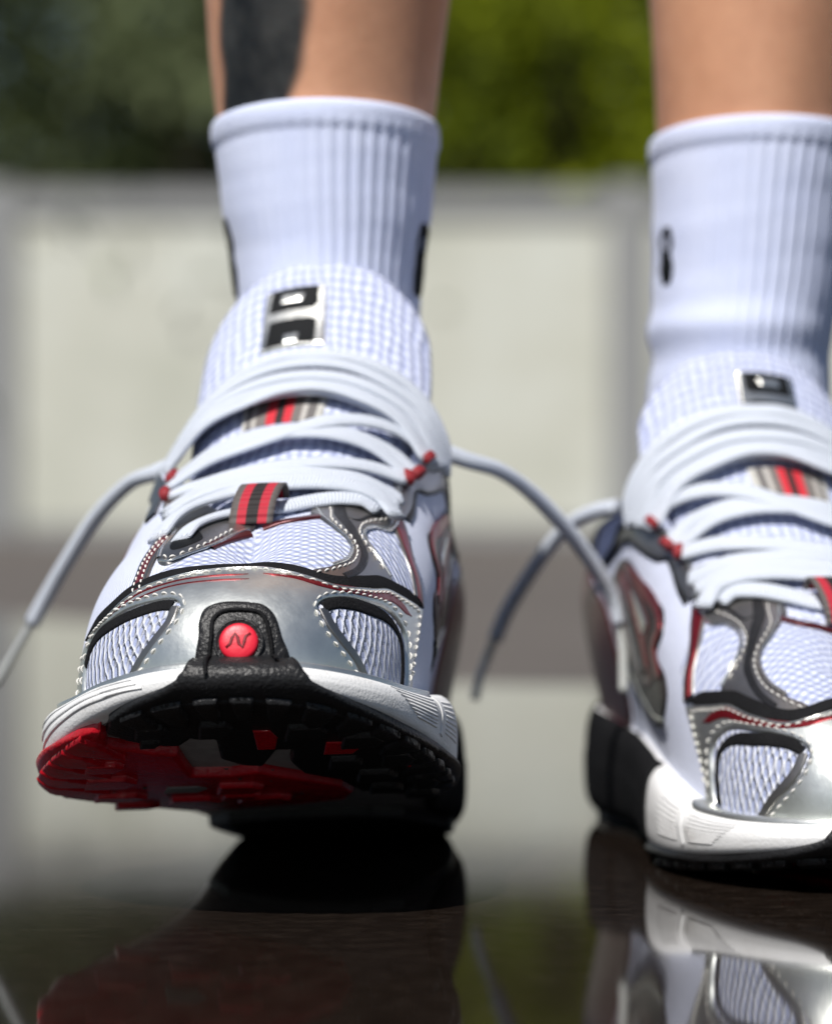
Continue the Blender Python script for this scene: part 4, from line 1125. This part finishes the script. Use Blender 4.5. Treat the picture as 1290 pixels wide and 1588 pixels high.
sock_mark(sockL, GL, mk(GL, -80, .180, 1.15, RING), [mk(GL, -80, .180, 1.15, HOLE)])
sock_mark(sockL, GL, mk(GL, 72, .179, 1.05, RING), [mk(GL, 72, .179, 1.05, HOLE)])

def leg(cx, cy, rows, ink):
    n = 128
    zs = [r[0] for r in rows]
    fx, frx, fry, fyo = (pchip(zs, [r[i] for r in rows]) for i in (1, 2, 3, 4))
    zz = np.linspace(zs[0], zs[-1], 150)
    th = np.linspace(0, 2*math.pi, n, endpoint=False)
    V, I = [], []
    for z in zz:
        rx, ry = float(frx(z)), float(fry(z))
        shin = 1+.035*np.exp(-((np.arctan2(np.sin(th), np.cos(th))-.1)/.35)**2)
        X = float(fx(z))+rx*np.sin(th); Y = cy+float(fyo(z))-ry*np.cos(th)*shin
        for i in range(n):
            V.append((X[i], Y[i], z))
            a = math.degrees(math.atan2(math.sin(th[i]), math.cos(th[i])))
            w = 0.0
            if ink:
                e = 2.4*math.sin(z*110)+1.2*math.sin(z*300+1)
                left = -66+e+max(0, (z-.250))*600
                right = -5+e*.8-max(0, .245-z)*330+max(0, z-.285)*(-300)
                w = min(1, max(0, (a-left)/6))*min(1, max(0, (right-a)/6))*min(1, max(0, (.36-z)/.02))
            I.append(w)
    F = []
    for j in range(len(zz)-1):
        for i in range(n):
            F.append((j*n+i, j*n+(i+1) % n, (j+1)*n+(i+1) % n, (j+1)*n+i))
    F.append(tuple(reversed(range(n)))); F.append(tuple((len(zz)-1)*n+i for i in range(n)))
    return V, F, I
rowsL = [(.12, -.0274, .026, .034, 0), (.17, -.0274, .0270, .034, 0), (.20, -.0276, .0305, .0355, 0), (.235, -.0278, .0352, .0395, .002), (.26, -.0272, .0378, .043, .004), (.32, -.026, .046, .053, .010), (.38, -.025, .053, .060, .014), (.45, -.024, .050, .056, .008), (.50, -.024, .052, .056, 0), (.54, -.024, .056, .058, 0)]
rowsR = [(.12, 0.1053, .026, .034, 0), (.17, 0.1073, .0275, .034, 0), (.20, 0.1098, .0310, .0355, 0), (.235, 0.1123, .0345, .0395, .002), (.26, 0.1138, .0372, .043, .004), (.32, 0.1168, .046, .053, .010), (.38, 0.1188, .053, .060, .014), (.45, 0.1198, .050, .056, .008), (.50, 0.1208, .052, .056, 0), (.54, 0.1208, .056, .058, 0)]
V1, F1, I1 = leg(0, .086, rowsL, True)
V2, F2, I2 = leg(0, .146, rowsR, False)
per = mesh_obj('person', V1+V2, F1+[tuple(i+len(V1) for i in f) for f in F2], M['skin'])
at = per.data.attributes.new('ink', 'FLOAT', 'POINT'); at.data.foreach_set('value', np.array(I1+I2, np.float32))
tag(per, 'person standing with bare shins, a dark tattoo on one of them', 'person')
